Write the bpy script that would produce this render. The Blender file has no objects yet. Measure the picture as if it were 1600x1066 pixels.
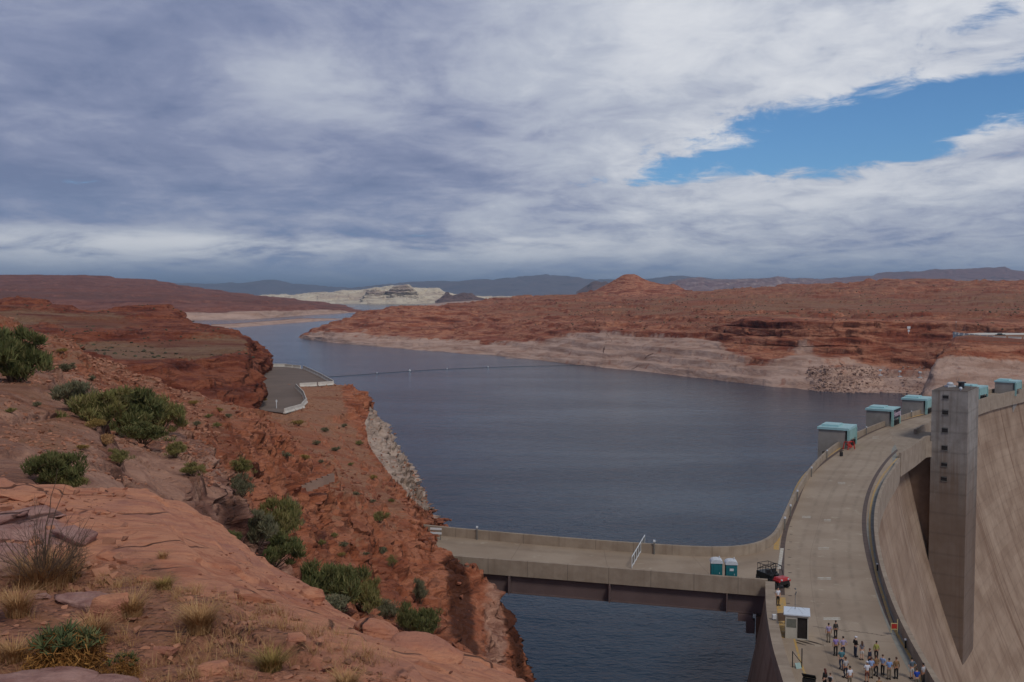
import bpy, bmesh, math, random
import numpy as np
from mathutils import Vector, Matrix
R = math.radians
random.seed(7); rng = np.random.default_rng(7)
sc = bpy.context.scene
COL = sc.collection

# ------------------------------------------------------------------ camera
F = 1556.0; PITCH = R(2.69); EYE = 31.0            # eye 31 m above the dam's roadway (z = 0)
cam_d = bpy.data.cameras.new("camera"); cam = bpy.data.objects.new("camera", cam_d); COL.objects.link(cam)
cam.location = (0, 0, EYE); cam.rotation_euler = (R(90) - PITCH, 0, 0)
cam_d.sensor_width = 36; cam_d.lens = 36 * F / 1600; cam_d.clip_start = 0.2; cam_d.clip_end = 200000
sc.camera = cam
# ------------------------------------------------------------------ world
SUN_EL, SUN_AZ = R(50), R(155)      # azimuth clockwise from +Y
def N(nt, t, **k):
    n = nt.nodes.new(t)
    for a, v in k.items():
        if a.startswith('i_'):
            n.inputs[a[2:].replace('_', ' ')].default_value = v
        else: setattr(n, a, v)
    return n
class G:
    """tiny helper to write node trees"""
    def __init__(s, nt): s.nt = nt; s.L = nt.links.new
    def put(s, sock, v):
        if isinstance(v, bpy.types.NodeSocket): s.L(v, sock)
        else:
            if sock.type == 'RGBA' and hasattr(v, '__len__') and len(v) == 3: v = (*v, 1)
            sock.default_value = v
    def math(s, op, a, b=0.0, c=None, clamp=False):
        n = s.nt.nodes.new('ShaderNodeMath'); n.operation = op; n.use_clamp = clamp
        s.put(n.inputs[0], a); s.put(n.inputs[1], b)
        if c is not None: s.put(n.inputs[2], c)
        return n.outputs[0]
    def mix(s, f, a, b, mode='MIX'):
        n = s.nt.nodes.new('ShaderNodeMix'); n.data_type = 'RGBA'; n.blend_type = mode
        s.put(n.inputs['Factor'], f); s.put(n.inputs[6], a); s.put(n.inputs[7], b)
        return n.outputs[2]
    def ss(s, x, a, b, lo=0.0, hi=1.0):
        n = s.nt.nodes.new('ShaderNodeMapRange'); n.interpolation_type = 'SMOOTHSTEP'
        s.put(n.inputs[0], x); s.put(n.inputs[1], a); s.put(n.inputs[2], b); s.put(n.inputs[3], lo); s.put(n.inputs[4], hi)
        return n.outputs[0]
    def noise(s, vec, scale, detail=5, rough=.55, dist=0.0, out=0, dim='3D'):
        n = s.nt.nodes.new('ShaderNodeTexNoise'); n.noise_dimensions = dim
        if vec is not None: s.L(vec, n.inputs['Vector'])
        n.inputs['Scale'].default_value = scale; n.inputs['Detail'].default_value = detail
        n.inputs['Roughness'].default_value = rough; n.inputs['Distortion'].default_value = dist
        return n.outputs[out]
    def voro(s, vec, scale, feature='F1', rnd=1.0):
        n = s.nt.nodes.new('ShaderNodeTexVoronoi'); n.feature = feature
        s.L(vec, n.inputs['Vector']); n.inputs['Scale'].default_value = scale; n.inputs['Randomness'].default_value = rnd
        return n.outputs['Distance'], (n.outputs['Color'] if feature != 'DISTANCE_TO_EDGE' else None)
    def mapping(s, vec, scale=(1, 1, 1), rot=(0, 0, 0), loc=(0, 0, 0)):
        n = s.nt.nodes.new('ShaderNodeMapping'); s.L(vec, n.inputs[0])
        n.inputs['Scale'].default_value = scale; n.inputs['Rotation'].default_value = rot; n.inputs['Location'].default_value = loc
        return n.outputs[0]
    def comb(s, x, y, z):
        n = s.nt.nodes.new('ShaderNodeCombineXYZ'); s.put(n.inputs[0], x); s.put(n.inputs[1], y); s.put(n.inputs[2], z); return n.outputs[0]
    def sep(s, v):
        n = s.nt.nodes.new('ShaderNodeSeparateXYZ'); s.L(v, n.inputs[0]); return n.outputs
    def bump(s, h, strength, dist, normal=None):
        n = s.nt.nodes.new('ShaderNodeBump'); s.put(n.inputs['Height'], h); s.put(n.inputs['Strength'], strength); n.inputs['Distance'].default_value = dist
        if normal is not None: s.L(normal, n.inputs['Normal'])
        return n.outputs[0]
    def ramp(s, f, stops):
        n = s.nt.nodes.new('ShaderNodeValToRGB'); s.put(n.inputs[0], f); e = n.color_ramp.elements
        while len(e) < len(stops): e.new(.5)
        for k, (p, c) in enumerate(stops): e[k].position = p; e[k].color = (*c, 1)
        return n.outputs[0]

def srgb(r, g, b):
    f = lambda c: (c/255/12.92) if c/255 <= .04045 else ((c/255+.055)/1.055)**2.4
    return (f(r), f(g), f(b))

world = bpy.data.worlds.new("World"); sc.world = world; world.use_nodes = True
wt = world.node_tree; wt.nodes.clear(); w = G(wt)
tc = wt.nodes.new('ShaderNodeTexCoord')
sx, sy, sz = w.sep(tc.outputs['Generated'])
sky = N(wt, 'ShaderNodeTexSky', sky_type='NISHITA', sun_disc=False, sun_elevation=SUN_EL, sun_rotation=SUN_AZ, altitude=1150, air_density=1.0, dust_density=.6, ozone_density=2.5)
zp = w.math('MAXIMUM', sz, 0.0)
inv = w.math('DIVIDE', 1.0, w.math('ADD', zp, 0.17))
cp = w.comb(w.math('MULTIPLY', sx, inv), w.math('MULTIPLY', sy, inv), 0.0)       # point on the cloud deck
az = w.math('ARCTAN2', sx, sy)                                                   # azimuth from +Y to the right
el = w.math('ARCSINE', sz)
n_big = w.noise(cp, 0.8, 6, .52, .5)
n_mid = w.noise(w.mapping(cp, (1.0, .85, 1), rot=(0, 0, .25), loc=(3.1, 1.7, 0)), 1.9, 9, .56, .5)
n_fine = w.noise(w.mapping(cp, (1.0, .9, 1), rot=(0, 0, .35), loc=(7, 2, 0)), 5.5, 10, .66, .5)
def gauss(caz, cel, raz, rel, rot=0.0):
    dx = w.math('SUBTRACT', az, caz); dy = w.math('SUBTRACT', el, cel)
    c, s_ = math.cos(rot), math.sin(rot)
    u = w.math('DIVIDE', w.math('ADD', w.math('MULTIPLY', dx, c), w.math('MULTIPLY', dy, s_)), raz)
    v = w.math('DIVIDE', w.math('SUBTRACT', w.math('MULTIPLY', dy, c), w.math('MULTIPLY', dx, s_)), rel)
    q = w.math('ADD', w.math('MULTIPLY', u, u), w.math('MULTIPLY', v, v))
    return w.math('EXPONENT', w.math('MULTIPLY', q, -1.0))
def AE(px, py):
    x = (px-800)/F; u = (533-py)/F
    d = Vector((x, math.cos(PITCH)+u*math.sin(PITCH), -math.sin(PITCH)+u*math.cos(PITCH))).normalized()
    return math.atan2(d.x, d.y), math.asin(d.z)
# how light each region of the cloud deck is (thin deck to the right, thick rain deck to the left)
light = w.ss(w.math('ADD', az, w.math('MULTIPLY', w.math('SUBTRACT', n_big, .5), .9)), -.28, .22, .0, 1.0)
light = w.math('MULTIPLY', light, w.ss(el, .045, .20, .45, 1.0))
light = w.math('ADD', w.math('MULTIPLY', light, .62), w.math('MULTIPLY', w.math('SUBTRACT', n_mid, .5), 1.15))
light = w.math('ADD', light, w.math('MULTIPLY', w.math('SUBTRACT', n_fine, .5), w.ss(az, -.25, .3, .5, 1.25)))
g1 = gauss(*AE(200, 386), .14, .014); g2 = gauss(*AE(1075, 235), .10, .028, .12); g3 = gauss(*AE(1560, 195), .07, .025)
g4 = gauss(*AE(950, 372), .25, .03); g5 = gauss(*AE(480, 110), .10, .05); g6 = gauss(*AE(1350, 288), .28, .018, .05)
for g_, a_ in ((g1, 1.7), (g2, .5), (g3, .45), (g4, .35), (g5, .35), (g6, .42), (gauss(*AE(700, 385), .16, .016), .55), (gauss(*AE(1330, 85), .28, .055, .05), .26), (gauss(*AE(1330, 20), .3, .05), .2), (gauss(*AE(60, 430), .2, .02), .25)):
    light = w.math('ADD', light, w.math('MULTIPLY', g_, w.math('MULTIPLY', w.ss(n_mid, .25, .62), a_)))
n_str = w.noise(w.comb(w.math('MULTIPLY', az, 2.2), w.math('MULTIPLY', el, 15.0), 3.0), 2.6, 8, .6, .6)
light = w.math('ADD', light, w.math('MULTIPLY', w.math('SUBTRACT', n_str, .5), w.ss(el, .02, .2, .9, .25)))
light = w.math('MAXIMUM', w.math('ADD', light, w.ss(el, .0, .14, .30, .14)), 0.0)
light = w.math('SUBTRACT', 1.0, w.math('EXPONENT', w.math('MULTIPLY', light, -1.75)))
ccol = w.ramp(light, [(0, srgb(116, 128, 160)), (.3, srgb(136, 145, 174)), (.5, srgb(158, 165, 188)), (.72, srgb(188, 194, 208)), (.95, srgb(232, 234, 238))])
lowblue = w.ss(el, .0, .14, 1.0, 0.0)
ccol = w.mix(w.math('MULTIPLY', lowblue, w.ss(light, .1, .7, .75, .05)), ccol, srgb(122, 146, 182))
ccol = w.mix(w.ss(el, .055, .0, .0, .75), ccol, srgb(150, 170, 200))
# the clear gap
h1 = gauss(*AE(1375, 200), .175, .040, .08); h2 = gauss(*AE(1120, 262), .14, .013, .12); h3 = gauss(*AE(1600, 150), .13, .026, .10); h4 = gauss(*AE(1540, 25), .06, .012, .25); h5 = gauss(*AE(1560, 195), .05, .022)
hole = w.math('ADD', w.math('MULTIPLY', h1, 1.15), w.math('MULTIPLY', h2, .55))
hole = w.math('ADD', hole, w.math('MULTIPLY', h3, .85)); hole = w.math('ADD', hole, w.math('MULTIPLY', h4, .52))
hole = w.math('SUBTRACT', hole, w.math('MULTIPLY', h5, .75))
hole = w.math('ADD', hole, w.math('MULTIPLY', w.math('SUBTRACT', n_mid, .5), -.9))
hole = w.math('ADD', hole, w.math('MULTIPLY', w.math('SUBTRACT', n_fine, .5), -1.9))
hole = w.math('ADD', hole, w.math('MULTIPLY', w.math('SUBTRACT', n_str, .5), -.7))
hole = w.ss(hole, .36, .84)
bg_sky = wt.nodes.new('ShaderNodeBackground'); wt.links.new(w.mix(1.0, sky.outputs[0], (.56, .86, 1.10), 'MULTIPLY'), bg_sky.inputs[0]); bg_sky.inputs[1].default_value = .085
bg_cl = wt.nodes.new('ShaderNodeBackground'); wt.links.new(ccol, bg_cl.inputs[0]); wt.links.new(w.ss(el, .33, .75, 1.0, .5), bg_cl.inputs[1])      # unseen sky above the view dimmed to cut light on land and water
mx = wt.nodes.new('ShaderNodeMixShader'); wt.links.new(hole, mx.inputs[0]); wt.links.new(bg_cl.outputs[0], mx.inputs[1]); wt.links.new(bg_sky.outputs[0], mx.inputs[2])
wo = wt.nodes.new('ShaderNodeOutputWorld'); wt.links.new(mx.outputs[0], wo.inputs[0])
world.cycles.sampling_method = 'MANUAL'; world.cycles.sample_map_resolution = 512
# ------------------------------------------------------------------ sun through thin cloud
sd = bpy.data.lights.new("sun", 'SUN'); sun = bpy.data.objects.new("sun", sd); COL.objects.link(sun)
sd.energy = 1.25; sd.angle = R(11); sd.color = (1, .95, .87)
sdir = Vector((math.sin(SUN_AZ)*math.cos(SUN_EL), math.cos(SUN_AZ)*math.cos(SUN_EL), math.sin(SUN_EL)))
sun.rotation_euler = sdir.to_track_quat('Z', 'Y').to_euler()
sc.view_settings.view_transform = 'Standard'; sc.view_settings.look = 'None'; sc.view_settings.exposure = 0.0; sc.view_settings.gamma = 1
sc.cycles.use_denoising = True; sc.cycles.max_bounces = 5; sc.cycles.diffuse_bounces = 2; sc.cycles.glossy_bounces = 2
sc.cycles.volume_bounces = 0; sc.cycles.transparent_max_bounces = 8; sc.cycles.use_adaptive_sampling = True

# ------------------------------------------------------------------ helpers
def tag(o, label=None, cat=None, group=None, kind=None):
    if label: o['label'] = label
    if cat: o['category'] = cat
    if group: o['group'] = group
    if kind: o['kind'] = kind
    return o
def empty(name, loc=(0, 0, 0), rz=0, label=None, cat=None, group=None):
    o = bpy.data.objects.new(name, None); COL.objects.link(o); o.location = loc; o.rotation_euler.z = rz
    return tag(o, label, cat, group)
def copy_tree(o, parent=None):
    c = o.copy(); COL.objects.link(c); c.parent = parent
    for ch in [k for k in COL.objects if k.parent == o]:
        copy_tree(ch, c)
    return c
def mesh_np(name, V, Fq, mat, parent=None, smooth=True, attrs=None, uv=None):
    me = bpy.data.meshes.new(name); V = np.asarray(V, np.float32); Fq = np.asarray(Fq, np.int32); k = Fq.shape[1]
    me.vertices.add(len(V)); me.vertices.foreach_set('co', V.ravel())
    me.loops.add(Fq.size); me.loops.foreach_set('vertex_index', Fq.ravel())
    me.polygons.add(len(Fq)); me.polygons.foreach_set('loop_start', np.arange(0, Fq.size, k, dtype=np.int32))
    me.polygons.foreach_set('loop_total', np.full(len(Fq), k, np.int32))
    me.polygons.foreach_set('use_smooth', np.full(len(Fq), smooth, bool))
    for an, av in (attrs or {}).items():
        a = me.attributes.new(an, 'FLOAT', 'POINT'); a.data.foreach_set('value', np.asarray(av, np.float32).ravel())
    if uv is not None:
        l = me.uv_layers.new(name='UVMap'); l.data.foreach_set('uv', np.asarray(uv, np.float32)[Fq.ravel()].ravel())
    me.update(calc_edges=True); me.validate()
    o = bpy.data.objects.new(name, me); COL.objects.link(o)
    if mat: me.materials.append(mat)
    if parent: o.parent = parent
    return o
class MB:
    """collects boxes, bars, tubes ... and links them as one mesh"""
    def __init__(s): s.bm = bmesh.new(); s.uv = s.bm.loops.layers.uv.new('UVMap')
    def box(s, c, d, rz=0, rot=None, bev=0.0, taper=1.0):
        M = Matrix.Translation(c) @ (rot if rot else Matrix.Rotation(rz, 4, 'Z')) @ Matrix.Diagonal((*d, 1))
        r = bmesh.ops.create_cube(s.bm, size=1)
        if taper != 1.0:
            for v in r['verts']:
                if v.co.z > 0: v.co.x *= taper; v.co.y *= taper
        bmesh.ops.transform(s.bm, matrix=M, verts=r['verts'])
        if bev:
            es = list({e for v in r['verts'] for e in v.link_edges})
            bmesh.ops.bevel(s.bm, geom=es, offset=bev, segments=2, affect='EDGES', profile=.6)
        return s
    def tube(s, p, q, r0, r1=None, seg=8):
        p, q = Vector(p), Vector(q); r1 = r0 if r1 is None else r1; d = q - p
        M = Matrix.Translation((p+q)/2) @ d.to_track_quat('Z', 'Y').to_matrix().to_4x4()
        bmesh.ops.create_cone(s.bm, cap_ends=True, segments=seg, radius1=r0, radius2=r1, depth=d.length, matrix=M); return s
    def ball(s, c, r, sub=2, sc_=(1, 1, 1)):
        bmesh.ops.create_icosphere(s.bm, subdivisions=sub, radius=r, matrix=Matrix.Translation(c) @ Matrix.Diagonal((*sc_, 1))); return s
    def poly(s, pts):
        vs = [s.bm.verts.new(p) for p in pts]; return s.bm.faces.new(vs)
    def prism(s, pts, z0, z1, top=None):
        """vertical prism on a plan polygon (counter-clockwise)"""
        top = top or pts; n = len(pts)
        a = [s.bm.verts.new((x, y, z0)) for x, y in pts]; b = [s.bm.verts.new((x, y, z1)) for x, y in top]
        s.bm.faces.new(a[::-1]); s.bm.faces.new(b)
        for i in range(n): s.bm.faces.new((a[i], a[(i+1) % n], b[(i+1) % n], b[i]))
        return s
    def build(s, name, mat, parent=None, smooth=False):
        me = bpy.data.meshes.new(name); bmesh.ops.recalc_face_normals(s.bm, faces=s.bm.faces); s.bm.to_mesh(me); s.bm.free()
        if smooth:
            for p in me.polygons: p.use_smooth = True
        o = bpy.data.objects.new(name, me); COL.objects.link(o)
        if mat: me.materials.append(mat)
        if parent: o.parent = parent
        return o
def ray(px, py):
    x = (np.asarray(px, float)-800)/F; u = (533-np.asarray(py, float))/F
    return np.stack([x, math.cos(PITCH)+u*math.sin(PITCH), -math.sin(PITCH)+u*math.cos(PITCH)], -1)
def P(px, py, z=0.0):
    d = ray(px, py); t = (z-EYE)/d[..., 2]; return np.array([0, 0, EYE]) + d*t[..., None]
def PD(px, py, D):
    d = ray(px, py); t = np.asarray(D)/d[..., 1]; return np.array([0, 0, EYE]) + d*t[..., None]
def xy(px, py, z=0.0):
    p = P(px, py, z); return (float(p[0]), float(p[1]))
# numpy gradient noise
_perm = rng.permutation(256); _perm = np.concatenate([_perm, _perm, _perm]); _g = rng.normal(size=(256, 3)); _g /= np.linalg.norm(_g, axis=1)[:, None]; _g = _g.astype(np.float32)
def perlin(p):
    p = np.asarray(p, np.float32); i = np.floor(p).astype(np.int64); f = (p - i).astype(np.float32); u = f*f*f*(f*(f*6-15)+10); i &= 255
    def gr(a, b, c):
        h = _perm[_perm[_perm[i[:, 0]+a]+i[:, 1]+b]+i[:, 2]+c]; g = _g[h]
        return g[:, 0]*(f[:, 0]-a)+g[:, 1]*(f[:, 1]-b)+g[:, 2]*(f[:, 2]-c)
    l = lambda a, b, t: a+(b-a)*t
    x0 = l(gr(0, 0, 0), gr(1, 0, 0), u[:, 0]); x1 = l(gr(0, 1, 0), gr(1, 1, 0), u[:, 0])
    x2 = l(gr(0, 0, 1), gr(1, 0, 1), u[:, 0]); x3 = l(gr(0, 1, 1), gr(1, 1, 1), u[:, 0])
    return 1.6*l(l(x0, x1, u[:, 1]), l(x2, x3, u[:, 1]), u[:, 2])
def fbm(p, wl, octs, gain=.5, ridged=False, off=0.0):
    s = 0; a = 1; p = np.asarray(p)/wl + off
    for k in range(octs):
        v = perlin(p)
        if ridged: v = 1-2*np.abs(v)
        s = s + a*v; a *= gain; p = p*2.03+17.1
    return s
def sstep(x, a, b): t = np.clip((x-a)/(b-a), 0, 1); return t*t*(3-2*t)
def cell_noise(p):
    """random value per cell, cells jittered (blocks of broken rock) : returns value, edge distance"""
    i = np.floor(p).astype(np.int64); best = np.full(len(p), 9.0); sec = np.full(len(p), 9.0); val = np.zeros(len(p))
    for a in (-1, 0, 1):
        for b in (-1, 0, 1):
            for c in (-1, 0, 1):
                j = (i+[a, b, c]) & 255; h = _perm[_perm[_perm[j[:, 0]]+j[:, 1]]+j[:, 2]]
                q = (i+[a, b, c])+.5+.45*_g[h]*1.2
                d = np.linalg.norm(p-q, axis=1); m = d < best
                sec = np.where(m, best, np.minimum(sec, d)); val = np.where(m, _perm[h]/255., val); best = np.where(m, d, best)
    return val, sec-best

# ------------------------------------------------------------------ materials
MATS = {}
def mat(name, fn=None, **k):
    if name in MATS: return MATS[name]
    m = bpy.data.materials.new(name); m.use_nodes = True; nt = m.node_tree; b = nt.nodes['Principled BSDF']; g = G(nt)
    if fn: fn(g, nt, b)
    MATS[name] = m; return m
def plain(name, col, rough=.6, metal=0.0, var=.12, scale=3.0, bumpd=0.0):
    def fn(g, nt, b):
        t = nt.nodes.new('ShaderNodeTexCoord'); n = g.noise(t.outputs['Object'], scale, 6, .6)
        c = g.mix(g.ss(n, .3, .7), tuple(v*(1-var) for v in col), tuple(min(1, v*(1+var)) for v in col))
        g.put(b.inputs['Base Color'], c); b.inputs['Roughness'].default_value = rough; b.inputs['Metallic'].default_value = metal
        if bumpd: g.L(g.bump(g.noise(t.outputs['Object'], scale*8, 4), .4, bumpd), b.inputs['Normal'])
    return mat(name, fn)
def rock_mat(name, reds, pale, soil, s=1.0, strata=1.0, bumpk=1.0, tilt=(0, 0, 0), flat0=.72, flat1=.93, speck=True):
    """layered sandstone: s = size of one strata band in metres; reads attributes pale / soil"""
    def fn(g, nt, b):
        geo = nt.nodes.new('ShaderNodeNewGeometry'); pos = geo.outputs['Position']
        a1 = nt.nodes.new('ShaderNodeAttribute'); a1.attribute_name = 'pale'; a2 = nt.nodes.new('ShaderNodeAttribute'); a2.attribute_name = 'soil'
        a3 = nt.nodes.new('ShaderNodeAttribute'); a3.attribute_name = 'pink'
        warp = g.noise(pos, .12/s, 3, .5, out=1)
        pw = nt.nodes.new('ShaderNodeVectorMath'); pw.operation = 'MULTIPLY_ADD'; g.L(warp, pw.inputs[0]); pw.inputs[1].default_value = (3*s,)*3; g.L(pos, pw.inputs[2])
        st = g.mapping(pw.outputs[0], (.10, .10, 1.0), tilt)
        n1 = g.noise(st, .55/s, 8, .62, .3); n2 = g.noise(st, 2.6/s, 6, .6)
        big = g.noise(pos, .06/s, 5, .55)
        f = g.math('ADD', g.math('MULTIPLY', n1, .62), g.math('MULTIPLY', big, .38))
        c = g.ramp(f, [(.36, reds[0]), (.44, reds[1]), (.50, reds[2]), (.56, reds[1]), (.64, reds[3])])
        c = g.mix(g.ss(n2, .52, .62, 0, .6*strata), c, reds[0])
        blot = g.noise(pos, 1.1/s, 7, .62)
        c = g.mix(g.ss(blot, .5, .72, 0, .5), c, reds[3])
        c = g.mix(g.ss(g.noise(pos, .35/s, 8, .68), .55, .68, 0, .6), c, soil[3])
        fine = g.noise(pos, 4.5/s, 5, .7); c = g.mix(g.ss(fine, .54, .7, 0, .55), c, tuple(q*.42 for q in reds[0]))
        pk = g.ss(g.math('ADD', a3.outputs['Fac'], g.math('MULTIPLY', g.math('SUBTRACT', g.noise(pos, .3/s, 7, .65), .5), .9)), .35, .65)
        c = g.mix(pk, c, g.mix(g.ss(g.noise(st, 1.6/s, 8, .66), .36, .64), srgb(132, 88, 72), srgb(200, 152, 128)))
        nzz = g.sep(geo.outputs['Normal'])[2]; vz = g.noise(g.mapping(pos, (1, 1, .16)), .14/s, 7, .66)
        c = g.mix(g.math('MULTIPLY', g.ss(vz, .48, .58, 0, .75), g.ss(nzz, .7, .35)), c, tuple(q*.45 for q in reds[0]))
        # bathtub ring / bleached rock
        pn = g.math('ADD', a1.outputs['Fac'], g.math('MULTIPLY', g.math('SUBTRACT', g.noise(g.mapping(pos, (1, 1, .25)), .16/s, 6, .65), .5), .8))
        pf = g.ss(pn, .42, .58)
        pcol = g.mix(g.ss(g.noise(st, 1.1/s, 6, .6), .35, .7), pale[0], pale[1])
        strk = g.noise(g.mapping(pos, (1, 1, .07)), .5/s, 5, .6)
        pcol = g.mix(g.ss(strk, .56, .72, 0, .55), pcol, reds[1])
        c = g.mix(pf, c, pcol)
        # soil and gravel on the flats
        nz = g.sep(geo.outputs['Normal'])[2]
        sf = g.math('ADD', g.math('MULTIPLY', a2.outputs['Fac'], 1.0), g.math('MULTIPLY', g.math('SUBTRACT', g.noise(pos, .5/s, 7, .65), .5), .9))
        sf = g.math('MULTIPLY', g.ss(sf, .38, .62), g.ss(nz, flat0, flat1))
        scol = g.mix(g.ss(g.noise(pos, .9/s, 6, .7), .38, .66), soil[0], soil[1])
        scol = g.mix(g.ss(g.noise(g.mapping(pos, (.35, 1, 1)), .05/s, 6, .6), .46, .6, 0, .7), scol, reds[1])
        scol = g.mix(g.ss(g.noise(g.mapping(pos, (.35, 1, 1), loc=(50, 20, 0)), .09/s, 6, .62), .52, .62, 0, .6), scol, reds[3])
        c = g.mix(sf, c, scol)
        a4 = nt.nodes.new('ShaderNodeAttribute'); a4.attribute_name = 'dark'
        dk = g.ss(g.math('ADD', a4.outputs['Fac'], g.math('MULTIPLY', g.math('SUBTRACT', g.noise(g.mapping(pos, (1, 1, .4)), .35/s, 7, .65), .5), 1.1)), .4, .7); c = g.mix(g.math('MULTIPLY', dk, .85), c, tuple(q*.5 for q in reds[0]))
        if speck:
            d, cc = g.voro(pos, 3.2/s); dd = g.noise(pos, .25/s, 4, .6)
            sp = g.math('MULTIPLY', g.ss(d, .26, .14), g.ss(dd, .48, .6))
            hsv = g.sep(cc)
            c = g.mix(g.math('MULTIPLY', g.math('MULTIPLY', sp, sf), g.ss(hsv[0], .3, .9)), c, (.03, .035, .018))
            c = g.mix(g.math('MULTIPLY', g.ss(g.noise(pos, 5.0/s, 5, .7), .6, .72, 0, .45), sf), c, soil[2])
        g.put(b.inputs['Base Color'], c); b.inputs['Roughness'].default_value = .92; b.inputs['Specular IOR Level'].default_value = .25
        h = g.math('ADD', g.math('MULTIPLY', g.noise(g.mapping(pw.outputs[0], (.3, .3, 1), tilt), 1.6/s, 9, .66, .2), 1.0), g.math('MULTIPLY', blot, .6))
        e, _ = g.voro(pw.outputs[0], .8/s, 'DISTANCE_TO_EDGE')
        h = g.math('ADD', h, g.math('MULTIPLY', g.ss(e, 0, .05), .07)); h = g.math('ADD', h, g.math('MULTIPLY', fine, .35))
        g.L(g.bump(h, bumpk, .5*s), b.inputs['Normal'])
    return mat(name, fn)
PALE = [srgb(206, 174, 157), srgb(172, 136, 118)]
SOIL = [srgb(172, 124, 96), srgb(148, 104, 78), srgb(176, 150, 112), srgb(166, 112, 86)]
m_hill = rock_mat('hillside_rock', [srgb(98, 54, 38), srgb(168, 98, 68), srgb(192, 124, 92), srgb(140, 78, 55)], [srgb(200, 178, 162), srgb(160, 134, 118)], SOIL, s=.8, bumpk=1.0)
m_bluff = rock_mat('bluff_rock', [srgb(74, 34, 26), srgb(124, 64, 46), srgb(158, 94, 68), srgb(96, 45, 34)], PALE, [srgb(148, 116, 90), srgb(126, 90, 68), srgb(160, 132, 102), srgb(150, 90, 66)], s=1.5)
m_bank = rock_mat('bank_rock', [srgb(100, 50, 37), srgb(158, 90, 66), srgb(196, 136, 106), srgb(128, 66, 49)], PALE, [srgb(160, 116, 90), srgb(136, 98, 74), srgb(184, 152, 122), srgb(166, 106, 82)], s=3.2, bumpk=1.0, flat0=.93, flat1=.985)
m_mesa = rock_mat('mesa_rock', [srgb(104, 60, 52), srgb(134, 82, 68), srgb(152, 100, 84), srgb(114, 68, 58)], PALE, [srgb(120, 78, 66), srgb(108, 70, 58), srgb(140, 104, 84), srgb(126, 80, 66)], s=12.0, bumpk=.7, flat0=.93, flat1=.985)
m_white = rock_mat('sunlit_white_sandstone', [srgb(176, 152, 138), srgb(226, 208, 180), srgb(240, 226, 200), srgb(196, 172, 156)], PALE, [srgb(235, 222, 200), srgb(220, 204, 178), srgb(236, 224, 200), srgb(236, 222, 200)], s=26.0, bumpk=.8, speck=False)  # pale sandstone, its colour lightened further to stand for a patch of sun
m_far = rock_mat('far_mesa_rock', [srgb(88, 66, 64), srgb(112, 86, 80), srgb(130, 102, 94), srgb(96, 74, 72)], PALE, [srgb(104, 82, 76), srgb(96, 76, 70), srgb(116, 96, 86), srgb(108, 86, 80)], s=70.0, bumpk=.6, speck=False)
def slab_fn(g, nt, b):
    geo = nt.nodes.new('ShaderNodeNewGeometry'); pos = geo.outputs['Position']
    a1 = nt.nodes.new('ShaderNodeAttribute'); a1.attribute_name = 'pale'; a2 = nt.nodes.new('ShaderNodeAttribute'); a2.attribute_name = 'soil'
    warp = g.noise(pos, .5, 4, .5, out=1)
    pw = nt.nodes.new('ShaderNodeVectorMath'); pw.operation = 'MULTIPLY_ADD'; g.L(warp, pw.inputs[0]); pw.inputs[1].default_value = (.55,)*3; g.L(pos, pw.inputs[2])
    st = g.mapping(pw.outputs[0], (.35, 2.6, 9.0), (R(-4), R(5), R(9)))
    n1 = g.noise(st, 1.6, 8, .6, .25); n2 = g.noise(st, 7.0, 6, .62); big = g.noise(pos, .35, 5, .5)
    c = g.ramp(g.math('ADD', g.math('MULTIPLY', n1, .55), g.math('MULTIPLY', big, .45)),
               [(.30, srgb(150, 92, 72)), (.42, srgb(182, 118, 90)), (.5, srgb(204, 142, 110)), (.6, srgb(186, 124, 98)), (.72, srgb(158, 102, 86))])
    c = g.mix(g.ss(n2, .5, .74, 0, .4), c, srgb(136, 80, 62))
    blot = g.noise(pos, 2.2, 8, .66)
    c = g.mix(g.ss(blot, .54, .7, 0, .6), c, srgb(150, 100, 86)); c = g.mix(g.ss(g.noise(pos, .9, 7, .66), .52, .64, 0, .45), c, srgb(164, 112, 98))
    c = g.mix(g.ss(g.noise(pos, 30, 3, .7), .62, .72, 0, .5), c, srgb(100, 58, 46))
    c = g.mix(g.ss(g.math('ADD', a1.outputs['Fac'], g.math('MULTIPLY', g.math('SUBTRACT', g.noise(pos, 1.4, 6, .6), .5), .9)), .4, .6), c, g.mix(g.ss(g.noise(pos, 6, 7, .65), .35, .65), srgb(176, 138, 128), srgb(146, 106, 98)))
    sf = g.ss(g.math('ADD', a2.outputs['Fac'], g.math('MULTIPLY', g.math('SUBTRACT', g.noise(pos, 1.6, 7, .65), .5), 1.0)), .42, .6)
    d, cc = g.voro(pos, 22); peb = g.mix(g.ss(g.noise(pos, 14, 7, .72), .4, .62), srgb(168, 116, 92), srgb(124, 82, 66))
    peb = g.mix(g.ss(g.noise(pos, 3.5, 6, .6), .45, .62), peb, srgb(150, 104, 78))
    c = g.mix(sf, c, peb)
    e, _ = g.voro(pw.outputs[0], .75, 'DISTANCE_TO_EDGE'); ck = g.ss(e, .016, .0)
    ck = g.math('MULTIPLY', ck, g.ss(g.noise(pos, .8, 3), .44, .56))
    c = g.mix(g.math('MULTIPLY', ck, .75), c, srgb(70, 38, 30))
    g.put(b.inputs['Base Color'], c); b.inputs['Roughness'].default_value = .9; b.inputs['Specular IOR Level'].default_value = .25
    h = g.math('ADD', g.math('MULTIPLY', n1, .6), g.math('MULTIPLY', n2, .22)); h = g.math('ADD', h, g.math('MULTIPLY', g.noise(pos, 9, 8, .68), .45))
    h = g.math('SUBTRACT', h, g.math('MULTIPLY', ck, .7)); h = g.math('ADD', h, g.math('MULTIPLY', g.math('MULTIPLY', g.ss(d, .5, .1), sf), .35))
    g.L(g.bump(h, .9, .07), b.inputs['Normal'])
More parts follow.
